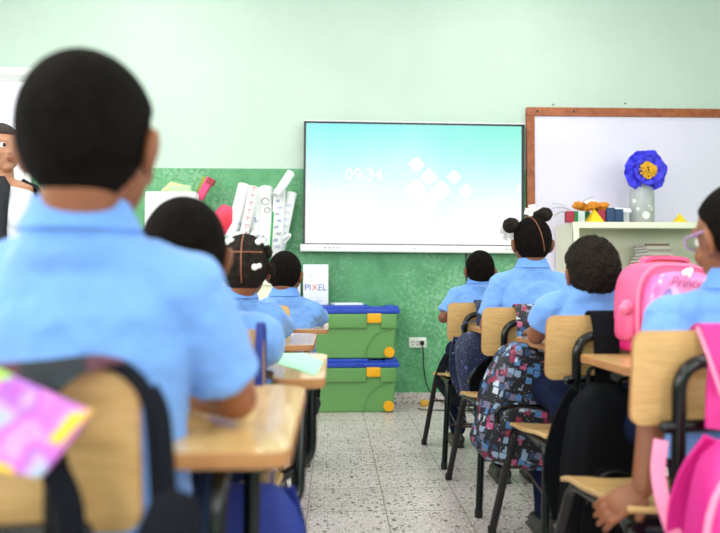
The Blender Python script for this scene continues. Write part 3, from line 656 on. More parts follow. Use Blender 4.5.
roll((273, 212), (270, 262), 0.008, 'thin green rolled strip between the white rolls', [], yT=YF-.30, yB=YF-.32, m=mat('green_card_strip', '#2c9b4e', .5))
mb = MB(); a = W(286, 236, YF-.2); mb.tube(spline([a+Vector((-.08, 0, -.06)), a+Vector((-.02, -.01, -.01)), a+Vector((.03, 0, .01)), a+Vector((.0, .02, -.03)), a+Vector((-.04, .01, -.05))], 5), .014, 8, flat=.35); tag(mb.build('crumpled_paper', paper), 'crumpled white paper scrap at the right foot of the rolls', 'paper')
# bucket that holds the rolls
p = W(262, 262, YF-.23); mb = MB(); hb = .10; mb.lathe([(.105, 0), (.125, hb), (.121, hb), (.101, .006), (.001, .006)], n=32); o = mb.build('bucket', mat('white_bucket', '#e7e7e4', .4)); o.location = (p.x, YF-.22, cz+.0005); tag(o, 'white bucket holding the paper rolls on the low cabinet', 'bucket')
# red round bag, white carton, packet and pink box
p = W(224, 218, YF-.2); mb = MB(); mb.sph((0, 0, 0), (.085, .07, .115), 28, fn=lambda v: 1+.12*noise.noise(v*2)); o = mb.build('red_pouch', mat('red_fabric', '#d8283a', .6, col2='#e85a86', vscale=4)); o.location = (p.x+.0, YF-.16, p.z-.02); 
tag(o, 'round red and pink pouch left of the paper rolls', 'pouch')
mb = MB(); mb.lathe([(.07, 0), (.075, .01), (.08, p.z-.02-.10-cz)], n=20); o2 = mb.build('tin_can', mat('tin', '#b9bcbd', .35, .6)); o2.location = (p.x, YF-.16, cz+.0005); tag(o2, 'plain tin can under the red pouch', 'can')
a = W(149, 192, YF-.30); b = W(193, 205, YF-.30); t = MB(); hh = a.z-cz; t.box((0, 0, hh/2), (b.x-a.x+.04, .25, hh), bev=.003); o = t.build('carton', paper); o.location = ((a.x+b.x)/2, YF-.20, cz+.0005); tag(o, 'white carton behind the shaved head of the second left pupil', 'box')
cart_top = cz+.0005+hh
a = W(176, 187, YF-.25); t = thing('clear_packet', 'clear packet of cream straws lying on the white carton', 'packet', (a.x, YF-.22, cart_top+.0005), R(0))
mb = MB()
for k in range(9): mb.tube([(-.09+.02*k*.6, -.05+.01*k, .012+.003*(k % 3)), (-.05+.02*k*.8, .04-.006*k, .085-.004*k)], .006, 7)
mb.build('straws', mat('cream_straw', '#e2dba8', .6), t)
mb = MB(); mb.box((.02, 0, .03), (.16, .02, .05), T(rx=.3), bev=.006); mb.build('wrapper', mat('pale_green_wrapper', '#b9dba8', .3), t)
a = W(204, 185, YF-.22); mb = MB(); h_ = .135; mb.box((0, 0, 0), (.05, .045, h_*1.25), bev=.003, mi=0); mb.box((.012, 0, h_*.45), (.052, .047, h_*.35), mi=1); o = mb.build('slim_box', [mat('pink_card', '#e3457c', .5), mat('dark_red_label', '#a02437', .5)]); o.location = (a.x, YF-.18, a.z-.02); o.rotation_euler = (0, R(28), 0); tag(o, 'slim pink and dark red box tilted behind the white carton', 'box')
mb = MB(); mb.box((0, 0, 0), (.03, .04, .15), bev=.003); o = mb.build('slim_box', mat('olive_card', '#8f9a2e', .5)); o.location = (a.x-.04, YF-.12, a.z+.0); o.rotation_euler = (0, R(22), 0); tag(o, 'slim olive green box leaning behind the pink one', 'box')
# two tiny holes in the upper wall paint
for px, py, lb in ((625, 103.5, 'small dark nail in the pale wall above the board'), (553, 104.5, 'small dark nail just above the left of the wooden frame')):
    p = W(px, py, YF); mb = MB(); mb.sph((0, 0, 0), (.006, .008, .006), 8); o = mb.build('nail', black_ink); o.location = (p.x, YF-.003, p.z); tag(o, lb, 'nail')

# ---------------------------------------------------------------- tablet chairs
ZS, ZT, ZTOP, ZBOT = .425, .655, .78, .594
def make_chair(loc, label, rz=0, tip=-.115, tr=.34):
    t = thing('tablet_chair', label, 'chair', loc, rz, 'pupils\' tablet chairs')
    # backrest: slightly dished plywood, rounded corners
    w_, h = .36, ZTOP-ZBOT; pts = fillet2([(-w_/2, 0), (w_/2, 0), (w_/2, h), (-w_/2, h)], .030, 6)
    mb = MB(); bm = bmesh.new(); vs = [bm.verts.new((p[0], 0, p[1])) for p in pts]; f = bm.faces.new(vs)
    ret = bmesh.ops.extrude_face_region(bm, geom=[f]); bmesh.ops.translate(bm, verts=[g for g in ret['geom'] if isinstance(g, bmesh.types.BMVert)], vec=(0, .013, 0))
    for k in range(-7, 8): bmesh.ops.bisect_plane(bm, geom=bm.verts[:]+bm.edges[:]+bm.faces[:], plane_co=(k*.0225, 0, 0), plane_no=(1, 0, 0))
    bmesh.ops.recalc_face_normals(bm, faces=bm.faces[:]); bm.verts.index_update()
    vv = [Vector((v.co.x, v.co.y-.35*v.co.x**2+.012-(v.co.z-h/2)*.12, v.co.z+ZBOT)) for v in bm.verts]
    edge = [1 if abs(fc.normal.y) < .5 else 0 for fc in bm.faces]
    for fc, e_ in zip(bm.faces, edge): mb.f.append(tuple(v.index for v in fc.verts)); mb.mi.append(e_)
    mb.v = vv; bm.free(); mb.build('backrest', [ply, ply_edge], t, bevel=.0012)
    # seat: waterfall front, dished
    mb = MB(); n = 14; top = []; 
    sx = .20
    for i in range(n+1):
        y = .02+.36*i/n; u = i/n; zz = ZS + .012*math.cos(u*PI*1.3) - .02*max(0, u-.8)/.2*max(0, u-.8)/.2
        ww = sx*(1-.10*(1-u)) ; top.append((ww, y, zz))
    vs = []; 
    for ww, y, zz in top: vs += [(-ww, y, zz), (-ww*.5, y, zz-.004), (ww*.5, y, zz-.004), (ww, y, zz), (ww, y, zz-.013), (ww*.5, y, zz-.017), (-ww*.5, y, zz-.017), (-ww, y, zz-.013)]
    fs = []
    for i in range(n): a = i*8; fs += [(a+j, a+(j+1) % 8, a+8+(j+1) % 8, a+8+j) for j in range(8)]
    fs += [tuple(range(7, -1, -1)), tuple(range(n*8, n*8+8))]; mb.add(vs, fs); mb.build('seat', ply, t, bevel=.004)
    r = .0135
    # seat frame and back support
    mb = MB(); zf = ZS-.022-.006
    mb.tube(fil([(-.165, .01, zf), (-.18, .33, zf), (.18, .33, zf), (.165, .01, zf)], .04), r)
    mb.tube([(-.165, .04, zf), (.165, .04, zf)], r)
    mb.build('seat_frame', tube_black, t)
    mb = MB(); yb = -.014
    mb.tube(fil([(-.105, .02, zf), (-.105, -.022, zf+.08), (-.100, -.018, ZBOT-.02), (-.100, -.022, ZTOP-.055), (.100, -.022, ZTOP-.055), (.100, -.018, ZBOT-.02), (.105, -.022, zf+.08), (.105, .02, zf)], .065, 8), r)
    mb.tube([(-.125, -.016, ZBOT+.004), (.125, -.016, ZBOT+.012)], r*.95, ball=True)
    mb.build('back_support', tube_black, t)
    cap_m = mat('rubber_foot', '#1b1b1c', .8)
    for s in (-1, 1):
        for path, foot in ((fil([(s*.17, .16, zf), (s*.185, .33, zf-.004), (s*.235, .455, .012)], .04), (s*.235, .457, 0)), (fil([(s*.16, .12, zf), (s*.178, .0, zf-.008), (s*.205, -.045, .012)], .045), (s*.2055, -.046, 0))):
            mb = MB(); mb.tube(path, r); L = mb.build('leg', tube_black, t); mb = MB(); mb.lathe([(.015, .0005), (.0155, .028), (.0125, .03)], c=(foot[0], foot[1], 0), n=14); mb.build('foot_cap', cap_m, L)
    # book rack of thin rods below the seat
    mb = MB(); zr = .22
    for k in range(6): x = -.14+.056*k; mb.tube([(x, .0, zr-.02), (x, .38, zr+.03)], .0035, 6)
    mb.tube([(-.19, .0, zr-.02), (.19, .0, zr-.02)], .005, 8); mb.tube([(-.205, .38, zr+.03), (.205, .38, zr+.03)], .005, 8)
    mb.build('book_rack', mat('worn_dark_metal_rod', '#5a4b43', .35, .6), t)
    # writing tablet with support
    out = fillet2([(tip, .60), (tip+.005, .28), (tip+.08, .235), (.150, .225), (.185, .17), (.19, .045), (tr, .045), (tr, .55), (tr-.05, .60)], .028, 5)
    mb = MB(); mb.prism(out, .020, T(0, 0, ZT)); top_o = mb.build('writing_tablet', [ply_top, ply_edge], t, bevel=.0015)
    for p in top_o.data.polygons: p.material_index = 0 if abs(p.normal.z) > .5 else 1
    mb = MB(); mb.tube(fil([(.175, .02, zf), (.245, .06, zf+.02), (.250, .10, ZT-.014), (.262, .48, ZT-.014), (.0, .50, ZT-.014), (-.05, .40, ZT-.014)], .05), r)
    mb.tube(fil([(.185, .32, zf), (.262, .34, zf+.04), (.262, .36, ZT-.014)], .04), r)
    mb.build('tablet_support', tube_black, t)
    return t
def cloc(px, py, Y, dx): p = W(px, 284, Y); return (p.x+dx, Y, 0)
CH = {}
def chair_at(key, x, y, label, rz=0, tip=-.115, tr=.34):
    CH[key] = make_chair((x, y, 0), label, rz, tip, tr); return CH[key]
LX = {'L1': (-.392, .775), 'L2': (-.318, 1.40), 'L3': (-.405, 2.20), 'L4': (-.365, 2.96)}
RX = {'R1': (W(447.5, 310, 3.34).x+.18, 3.34), 'R2': (W(482, 310, 2.66).x+.18, 2.66), 'R3': (W(546, 310, 1.98).x+.18, 1.98), 'R4': (W(632, 310, 1.33).x+.18, 1.33)}
chair_at('L1', *LX['L1'], 'wooden tablet chair nearest the camera at the left, its backrest hung with a dark bag')
chair_at('L2', *LX['L2'], 'wooden tablet chair in the left row with blue bag straps over its backrest', tr=.30)
chair_at('L3', *LX['L3'], 'wooden tablet chair in the left row under the girl with white hair bobbles')
chair_at('L4', *LX['L4'], 'wooden tablet chair farthest away in the left row beside the green boxes')
chair_at('R1', *RX['R1'], 'wooden tablet chair farthest away in the right row with a navy star backpack')
chair_at('R2', *RX['R2'], 'wooden tablet chair of the girl with hair puffs, colourful patterned backpack hung on it')
chair_at('R3', *RX['R3'], 'wooden tablet chair of the curly haired boy, black bag strap over its back')
chair_at('R4', *RX['R4'], 'wooden tablet chair nearest the camera at the right with a magenta bag strap', tip=-.075)
# rail in front of the third chair seat
o = CH['R3']; mb = MB(); mb.tube(fil([(-.19, .36, ZS-.03), (-.245, .36, ZS-.02), (-.235, .36, ZS+.035), (-.06, .37, ZS+.030), (-.05, .36, ZS-.03)], .03), .008); mb.build('side_rail', tube_black, o)

# ---------------------------------------------------------------- people
def V(*a): return Vector(a)
def hand(mb, wrist, dirv, palm, k=1.0, curl=.5, side=1):
    """palm and five fingers; dirv = finger direction, palm = palm normal, side = thumb side sign"""
    d = Vector(dirv).normalized(); n = Vector(palm); n = (n-d*n.dot(d)).normalized(); x = d.cross(n).normalized()*side
    M = Matrix((x, d, n)).transposed().to_4x4(); M.translation = wrist
    mb.sph((0, .032*k, 0), (.029*k, .040*k, .013*k), 16, M)
    mb.sph((-.018*k, .020*k, .004*k), (.013*k, .022*k, .011*k), 10, M)
    for i, (fx, L) in enumerate(((-.021, .048), (-.007, .054), (.007, .050), (.020, .040))):
        a = V(fx*k, .058*k, 0); c1 = curl*.6; c2 = curl*1.5
        b = a+V(fx*.12*k, math.cos(c1)*L*.5*k, math.sin(c1)*L*.5*k); c = b+V(fx*.04*k, math.cos(c2)*L*.5*k, math.sin(c2)*L*.5*k)
        mb.cap(a-V(0, .012*k, 0), b, .0072*k, .0066*k, 10, M); mb.cap(b, c, .0066*k, .0054*k, 10, M)
    a = V(-.022*k, .012*k, .004*k); b = a+V(-.020*k, .026*k, .006*k); c = b+V(-.004*k, .024*k, .008*k)
    mb.cap(a, b, .0095*k, .0080*k, 10, M); mb.cap(b, c, .0078*k, .0062*k, 10, M)

def head_prims(mb, M, k=1.0, female=False):
    mb.sph((0, -.010*k, .015*k), (.072*k, .089*k, .088*k), 32, M)
    mb.sph((0, .022*k, -.030*k), (.058*k, .060*k, .068*k), 28, M)
    mb.sph((0, .048*k, -.078*k), (.026*k, .026*k, .020*k), 18, M)
    mb.sph((0, -.018*k, -.045*k), (.048*k, .046*k, .045*k), 20, M)
    mb.sph((.034*k, .050*k, -.028*k), (.024*k, .024*k, .024*k), 14, M); mb.sph((-.034*k, .050*k, -.028*k), (.024*k, .024*k, .024*k), 14, M)
    mb.cap(V(0, .078, .012)*k, V(0, .092, -.020)*k, .008*k, .012*k, 12, M)
    for s in (-1, 1):
        mb.sph((s*.011*k, .086*k, -.024*k), (.008*k, .009*k, .007*k), 10, M)
        mb.cap(V(s*.012, .076, .022)*k, V(s*.048, .060, .024)*k, .008*k, .007*k, 10, M)
        E = M @ T(s*.074*k, -.004*k, -.012*k, 0, s*.08, s*.45) 
        mb.sph((0, -.006*k, 0), (.0085*k, .018*k, .029*k), 16, E); mb.sph((s*.003*k, -.014*k, .006*k), (.007*k, .012*k, .022*k), 12, E); mb.sph((0, 0, -.022*k), (.006*k, .009*k, .009*k), 10, E)
def head_parts(t, M, k, lips=True):
    for s in (-1, 1):
        mb = MB(); n0 = len(mb.v); mb.sph((s*.030*k, .0665*k, .004*k), .0118*k, 20, M); o = mb.build('eye', [eye_w, eye_d], t)
        f = (M.to_3x3() @ V(0, 1, 0)).normalized(); c = M @ V(s*.030*k, .068*k, .004*k)
        for p in o.data.polygons:
            if (Vector(p.center)-c).normalized().dot(f) > .72: p.material_index = 1
    if lips:
        mb = MB(); mb.sph((0, .079*k, -.048*k), (.020*k, .008*k, .0042*k), 16, M); mb.sph((0, .078*k, -.055*k), (.017*k, .009*k, .005*k), 16, M); mb.build('lips', lip_m, t)
def hair_shell(t, M, k, m, th=1.0, curl=0.0, low=-.078, name='hair', front=.060, n=96, ext=1.0):
    rx, ry, rz = .0775*k*ext, .0945*k*ext, 0.096*k*ext
    def hl(x, y):   # hairline height for a point at depth y
        if y > .045*k: return front*k
        if y > -.004*k: return (.026+(front-.026)*max(0, (y-.0)/(.045*k)))*k
        if y > -.030*k: q = (-.004*k-y)/(.026*k); return (.026*(1-q)+low*q)*k
        return low*k
    vs = []; mb = MB()
    def fn(v):
        x, y, z = v.x*rx, v.y*ry-.010*k, v.z*rz+.014*k
        z0 = hl(x, y); q = max(0, min(1, (z-z0)/(.014*k)+.5)); q = q*q*(3-2*q)
        f = .86+.14*q
        if curl: f += q*curl*(.5*noise.noise(v*6)+.7*noise.noise(v*17)+.9*noise.noise(v*29))
        else: f += q*.006*noise.noise(v*14)
        return f
    mb.sph((0, -.010*k, .014*k), (rx, ry, rz), n, M, fn=fn)
    return mb.build(name, m, t)

def seated_pupil(name, label, x, y, ztop, skin, hairfn, headoff=(0, 0), yaw=0, pitch=0, sh=None, lean=.02, k=1.0, arms=None, vox=.005, shirt=None, scale=1.0, hipy=.155, tuck=False, slv=.80):
    """pupil sitting on a chair; local origin on the floor below the chair back"""
    t = thing(name, label, 'person', (x, y, 0), 0, 'pupils sitting in rows')
    sh = sh or ztop-.225*scale
    K = scale; yc = hipy; ys = yc+lean-.015
    hc = V(headoff[0], ys+headoff[1], ztop-.110*K); M = T(hc.x, hc.y, hc.z, pitch, 0, yaw)
    A = arms or {}
    def arm(s):
        a = A.get('L' if s < 0 else 'R') or ((s*.155, ys+.10, .70), (s*.10, ys+.26, .705), (-s*.3, 1, 0), (0, 0, -1))
        return V(s*.128*K, ys, sh-.050), V(*a[0]), V(*a[1]), V(*a[2]), V(*a[3])
    mb = MB()
    head_prims(mb, M, K)
    nk = M @ V(0, -.026*K, -.050*K); neckb = V(0, ys-.004, sh+.010)
    cc = neckb.lerp(nk, .35)
    mb.cap(neckb-V(0, 0, .04), nk, .050*K, .044*K, 20)
    # torso under the shirt
    mb.loft([((0, yc, .47), .115, .085), ((0, yc, .55), .112, .082), ((0, (yc*2+ys)/3, .68), .108, .080), ((0, ys, sh-.12), .118, .080), ((0, ys, sh-.06), .10, .062), ((0, ys, sh-.01), .055, .045)], 24)
    for s in (-1, 1):
        S0, E, Wr, hd, hp = arm(s)
        mb.cap(S0, E, .036*K, .029*K); mb.cap(E, Wr, .029*K, .020*K); hand(mb, Wr+(Wr-E).normalized()*.008, hd, hp, .95*K, .5, s)
        mb.cap(V(s*.065, yc+.01, .51), V(s*.068, .47, .505), .060, .047, 16); mb.cap(V(s*.068, .47, .50), V(s*.07, .39, .10), .044, .030, 14)
        mb.cap(V(s*.07, .39, .055), V(s*.075, .49, .035), .028, .022, 12)
    mb.build('body', skin, t, remesh=vox*.8, sm=3)
    head_parts(t, M, K)
    hairfn(t, M, K)
    # shirt
    mb = MB()
    mb.loft(([((0, yc, .55), .122, .090), ((0, yc, .58), .124, .092)] if tuck else [((0, yc, .495), .142, .110), ((0, yc, .54), .142, .109)])+[ ((0, yc+.003, .61), .134, .100), ((0, (yc+ys)/2, .70), .130, .096), ((0, ys, sh-.14), .138, .095), ((0, ys-.003, sh-.085), .140, .086), ((0, ys-.004, sh-.035), .108, .070), ((cc.x*.6, ys*.5+cc.y*.5, sh+.004), .078, .074), ((cc.x, cc.y, sh+.026), .065*K, .064*K), ((cc.x, cc.y, sh+.036), .054*K, .054*K)], 32)
    for s in (-1, 1):
        S0, E, Wr, hd, hp = arm(s); d = E-S0; e = S0+d*slv
        mb.cap(V(s*.045, ys-.003, sh-.018), S0, .038, .048*K, 18)
        mb.sph(S0+V(0, 0, -.008), (.048*K, .050*K, .048*K), 18)
        mb.tube([S0, S0+d*slv*.4, S0+d*slv*.8, e], [.047*K, .048*K, .049*K, .050*K], 18)
    mb.build('shirt', shirt or shirt_m, t, remesh=vox, sm=4, disp=.016, dscale=.055)
    # folded collar
    mb = MB(); n = 36; prof = [(0, .052), (.004, .032), (.010, .012), (.013, -.002), (.009, -.004), (.004, .020), (-.004, .050)]
    vs = []; 
    for j in range(n):
        a = 2*PI*j/n; ca, sa = math.cos(a), math.sin(a)
        for o_, z in prof:
            vs.append((cc.x+ca*(.056*K+o_*1.35), cc.y+sa*(.055*K+o_*1.35), sh+.020+z*.72*K - (.022 if sa > 0 else 0)*sa))
    mP = len(prof); fs = []
    for j in range(n):
        for i in range(mP): a = j*mP+i; b = j*mP+(i+1) % mP; c = ((j+1) % n)*mP+(i+1) % mP; d_ = ((j+1) % n)*mP+i; fs.append((a, b, c, d_))
    mb.add(vs, fs); mb.build('collar', collar_m, t)
    # trousers and shoes
    mb = MB()
    mb.loft([((0, yc, .455), .128, .095), ((0, yc, .50), .134, .102), ((0, yc, .54), .128, .096)]+([((0, yc, .56), .138, .106), ((0, yc, .605), .136, .104)] if tuck else []), 28)
    for s in (-1, 1):
        mb.cap(V(s*.065, yc+.01, .515), V(s*.068, .465, .508), .071, .056, 18); mb.cap(V(s*.068, .47, .50), V(s*.07, .39, .10), .054, .044, 16)
    mb.build('trousers', navy, t, remesh=vox*1.2, sm=3, disp=.008, dscale=.05)
    for s in (-1, 1):
        mb = MB(); mb.cap(V(s*.07, .375, .040), V(s*.077, .50, .030), .036, .030, 16); mb.box((s*.074, .44, .008), (.070, .20, .016), bev=.007); mb.build('shoe', shoe_m, t, remesh=.006, sm=2)
    return t, M

def crop_hair(t, M, k, **kw): hair_shell(t, M, k, hair_m, **kw)
def px_off(px, Y, x0): return W(px, 266, Y).x-x0
def ztop(py, Y): return W(360, py, Y).z

# L1
hx = W(98, 100, .87).x; x0 = hx-.029
seated_pupil('seated_pupil', 'boy in light blue shirt nearest the camera at the left', x0, .775, ztop(56, .87), skin2, lambda t, M, k: crop_hair(t, M, k, n=128, low=-.096), headoff=(.020, -.030), yaw=R(-6), lean=.0, scale=1.02, hipy=.145, sh=ztop(246, .87), vox=.004,
             arms={'R': ((.185, .20, .712), (.045, .37, .702), (-.8, .6, 0), (0, 0, -1)), 'L': ((-.20, .18, .712), (-.08, .36, .708), (.7, .7, 0), (0, 0, -1))})
# L2
hx = W(182, 230, 1.43).x
seated_pupil('seated_pupil', 'pupil with round close-cropped head right behind the nearest boy in the left row', hx+.008, LX['L2'][1]-.02, ztop(196, 1.43), skin1, lambda t, M, k: crop_hair(t, M, k, n=112), headoff=(-.008, -.06), yaw=R(4), lean=.0, scale=1.10, vox=.005,
             arms={'R': ((.13, .27, .72), (.06, .42, .705), (-.5, .8, 0), (0, 0, -1)), 'L': ((-.16, .25, .71), (-.08, .4, .705), (.6, .7, 0), (0, 0, -1))})
# L3 girl with sectioned hair and white bobbles
def on_head(v, k, e=1.02): v = Vector(v).normalized(); return V(v.x*.0785*k*e, v.y*.0945*k*e-.010*k, v.z*.096*k*e+.014*k)
def braids(t, M, k):
    hair_shell(t, M, k, curl_m, curl=.012, low=-.070, ext=1.04, n=96)
    mb = MB(); e = 1.045
    mb.tube([M @ on_head((0, -math.cos(a), math.sin(a)), k, e) for a in [R(-38+i*8) for i in range(18)]], .0022, 6)
    mb.tube([M @ on_head((math.sin(a)*.94, -math.cos(a)*.94, .36), k, e) for a in [R(-58+i*8) for i in range(15)]], .0022, 6)
    mb.build('hair_parting', skin2, t)
    for sx, sy, sz in ((-.62, -.55, .72), (.62, -.55, .72), (-.72, -.72, -.12), (.50, -.88, -.12), (.3, .3, 1.0), (-.3, .3, 1.0)):
        p = M @ on_head((sx, sy, sz), k, 1.10); mb = MB(); mb.sph(p, .0105*k, 14); mb.sph(p+V(.014*k, 0, .004*k), .0085*k, 12); mb.build('hair_bobble', bobble_m, t)
    for sx, sy, sz in ((-.95, -.30, .55), (.95, -.30, .55), (-.98, -.25, -.05), (.98, -.25, -.05)):
        p = M @ on_head((sx, sy, sz), k, 1.10); mb = MB()
        for i in range(3): mb.sph(p+V(math.copysign(.006, sx)*math.sin(i*1.2)+math.copysign(.004, sx), 0, -.012*i), (.0125*k*(1-.06*i), .0125*k, .0095*k), 12, fn=lambda v: 1+.2*noise.noise(v*4+V(i, 0, 0)))
        mb.build('hair_twist', curl_m, t)
hx = W(231, 260, 2.30).x
seated_pupil('seated_pupil', 'girl with dark hair parted in a cross and tied with white bobbles, left row', hx, LX['L3'][1], ztop(235, 2.30), skin2, braids, headoff=(.045, -.03), lean=.0, scale=1.0,
             arms={'R': ((.16, .27, .71), (.08, .42, .705), (-.5, .8, 0), (0, 0, -1)), 'L': ((-.16, .25, .71), (-.1, .38, .705), (.6, .7, 0), (0, 0, -1))})
# L4
hx = W(285, 270, 3.15).x
seated_pupil('seated_pupil', 'cropped-haired boy farthest away in the left row, before the lettered card box', hx, LX['L4'][1]+.04, ztop(251, 3.15), skin1, lambda t, M, k: crop_hair(t, M, k), headoff=(0, .0), yaw=R(-12), pitch=R(-10), lean=.03, scale=.98)
# R1
hx = W(480.5, 270, 3.48).x
seated_pupil('seated_pupil', 'small cropped-haired boy farthest away in the right row, seen from behind', hx, RX['R1'][1]+.02, ztop(250, 3.5), skin1, lambda t, M, k: crop_hair(t, M, k), headoff=(.0, -.02), lean=.02, scale=.93, sh=ztop(287, 3.48),
             arms={'L': ((-.185, .14, .70), (-.12, .30, .70), (.5, .8, 0), (0, 0, -1))})
# R2 girl with puffs and bows
def puffs(t, M, k):
    hair_shell(t, M, k, hair_m, low=-.075, n=96)
    mb = MB(); mb.tube([M @ on_head((.38-.045*i, -math.cos(R(-35+i*8)), math.sin(R(-35+i*8))), k, 1.0) for i in range(17)], .0020, 6)
    mb.build('hair_parting', skin2, t)
    for c, r, nm in ((on_head((-1.0, -.15, .50), k, 1.32), .031, 'puff'), (on_head((.55, -.15, .98), k, 1.22), .029, 'puff'), (on_head((.28, -.05, 1.05), k, 1.08), .018, 'puff')):
        mb = MB(); mb.sph(M @ c, (r*k*1.1, r*k, r*k), 48, fn=lambda v: 1+.10*(noise.noise(v*4)+noise.noise(v*11)+.6*noise.noise(v*23))); mb.build('hair_puff', curl_m, t)
    for c, s in ((on_head((-1.0, .35, .28), k, 1.32), .034), (on_head((.10, .25, 1.08), k, 1.18), .036)):
        mb = MB(); c = M @ c
        for a in (20, 100, 165, 250, 310):
            d = V(math.cos(R(a)), -.25, math.sin(R(a))); mb.ribbon([c, c+d*s*.5+V(0, -.006, 0), c+d*s], s*.75, .001, V(-d.z, .3, d.x))
        mb.sph(c, .008, 10); mb.build('ribbon_bow', ribbon_m, t)
hx = W(531, 250, 2.86).x
seated_pupil('seated_pupil', 'girl with two hair puffs and white bows sitting in the right row', hx, RX['R2'][1]+.03, ztop(216, 2.86), skin1, puffs, headoff=(-.0, -.01), lean=.03, scale=1.0, sh=ztop(272, 2.83),
             arms={'L': ((-.185, .18, .70), (-.13, .34, .70), (.5, .8, 0), (0, 0, -1))})
# R3 curly boy, leaning
hx = W(595, 265, 2.12).x
seated_pupil('seated_pupil', 'boy with thick curly black hair in the right row, left arm resting on the tablet', hx-.0, RX['R3'][1]+.02, ztop(237, 2.12), skin2, lambda t, M, k: hair_shell(t, M, k, curl_m, curl=.045, low=-.070, front=.055, n=200, ext=1.09), headoff=(.0, -.01), yaw=R(4), lean=.03, tuck=True, slv=.6, scale=.98, sh=ztop(292, 2.1),
             arms={'L': ((-.15, .24, .703), (-.11, .42, .703), (.5, .8, 0), (0, 0, -1))})
# R4 boy with glasses, arm hanging to the seat
hx = W(737, 235, 1.45).x; x4 = RX['R4'][0]
t4, M4 = seated_pupil('seated_pupil', 'child with pinkish glasses at the right edge, one hand holding the seat', hx, RX['R4'][1]+.0, ztop(180, 1.45), skin2, lambda t, M, k: crop_hair(t, M, k, n=112), headoff=(.0, -.025), yaw=R(11), pitch=R(-8), lean=.0, scale=1.08, vox=.004, sh=ztop(297, 1.45),
             arms={'L': ((W(650, 395, 1.43).x-hx, .075, W(650, 395, 1.43).z), (W(644, 488, 1.37).x-hx, .045, W(644, 488, 1.37).z), (-.8, .12, -.45), (.3, .6, -.5))})
# glasses on the child's face
gm = mat('pink_purple_glasses', '#b48ac4', .25, spec=.6); gmk = 1; t = thing('eyeglasses', 'pink and purple framed eyeglasses on the child at the right edge', 'glasses', (hx, RX['R4'][1], 0))
mb = MB()
for s in (-1, 1):
    mb.tube([M4 @ V(s*.033+.023*math.cos(a*PI/9), .098-abs(.023*math.cos(a*PI/9)+.033)*.15, .006+.0165*math.sin(a*PI/9)) for a in range(18)], .0022, 8, closed=True)
mb.tube([M4 @ V(-.008, .099, .010), M4 @ V(.008, .099, .010)], .0022, 8); mb.build('rim', gm, t)
for s in (-1, 1):
    mb = MB(); mb.tube([M4 @ V(s*.056, .092, .012), M4 @ V(s*.078, .06, .012), M4 @ V(s*.084, .0, .012), M4 @ V(s*.083, -.012, .002)], .0026, 8); mb.build('temple_arm', gm, t)
    mb = MB(); mb.sph((0, 0, 0), (.0225, .0012, .016), 18, M4 @ T(s*.033, .0945, .006)); g = bpy.data.materials.get('lens_glass')
    if not g:
        g = bpy.data.materials.new('lens_glass'); g.use_nodes = True; bb = g.node_tree.nodes['Principled BSDF']; bb.inputs['Transmission Weight'].default_value = 1; bb.inputs['Roughness'].default_value = .02; bb.inputs['IOR'].default_value = 1.1
    mb.build('lens', g, t)

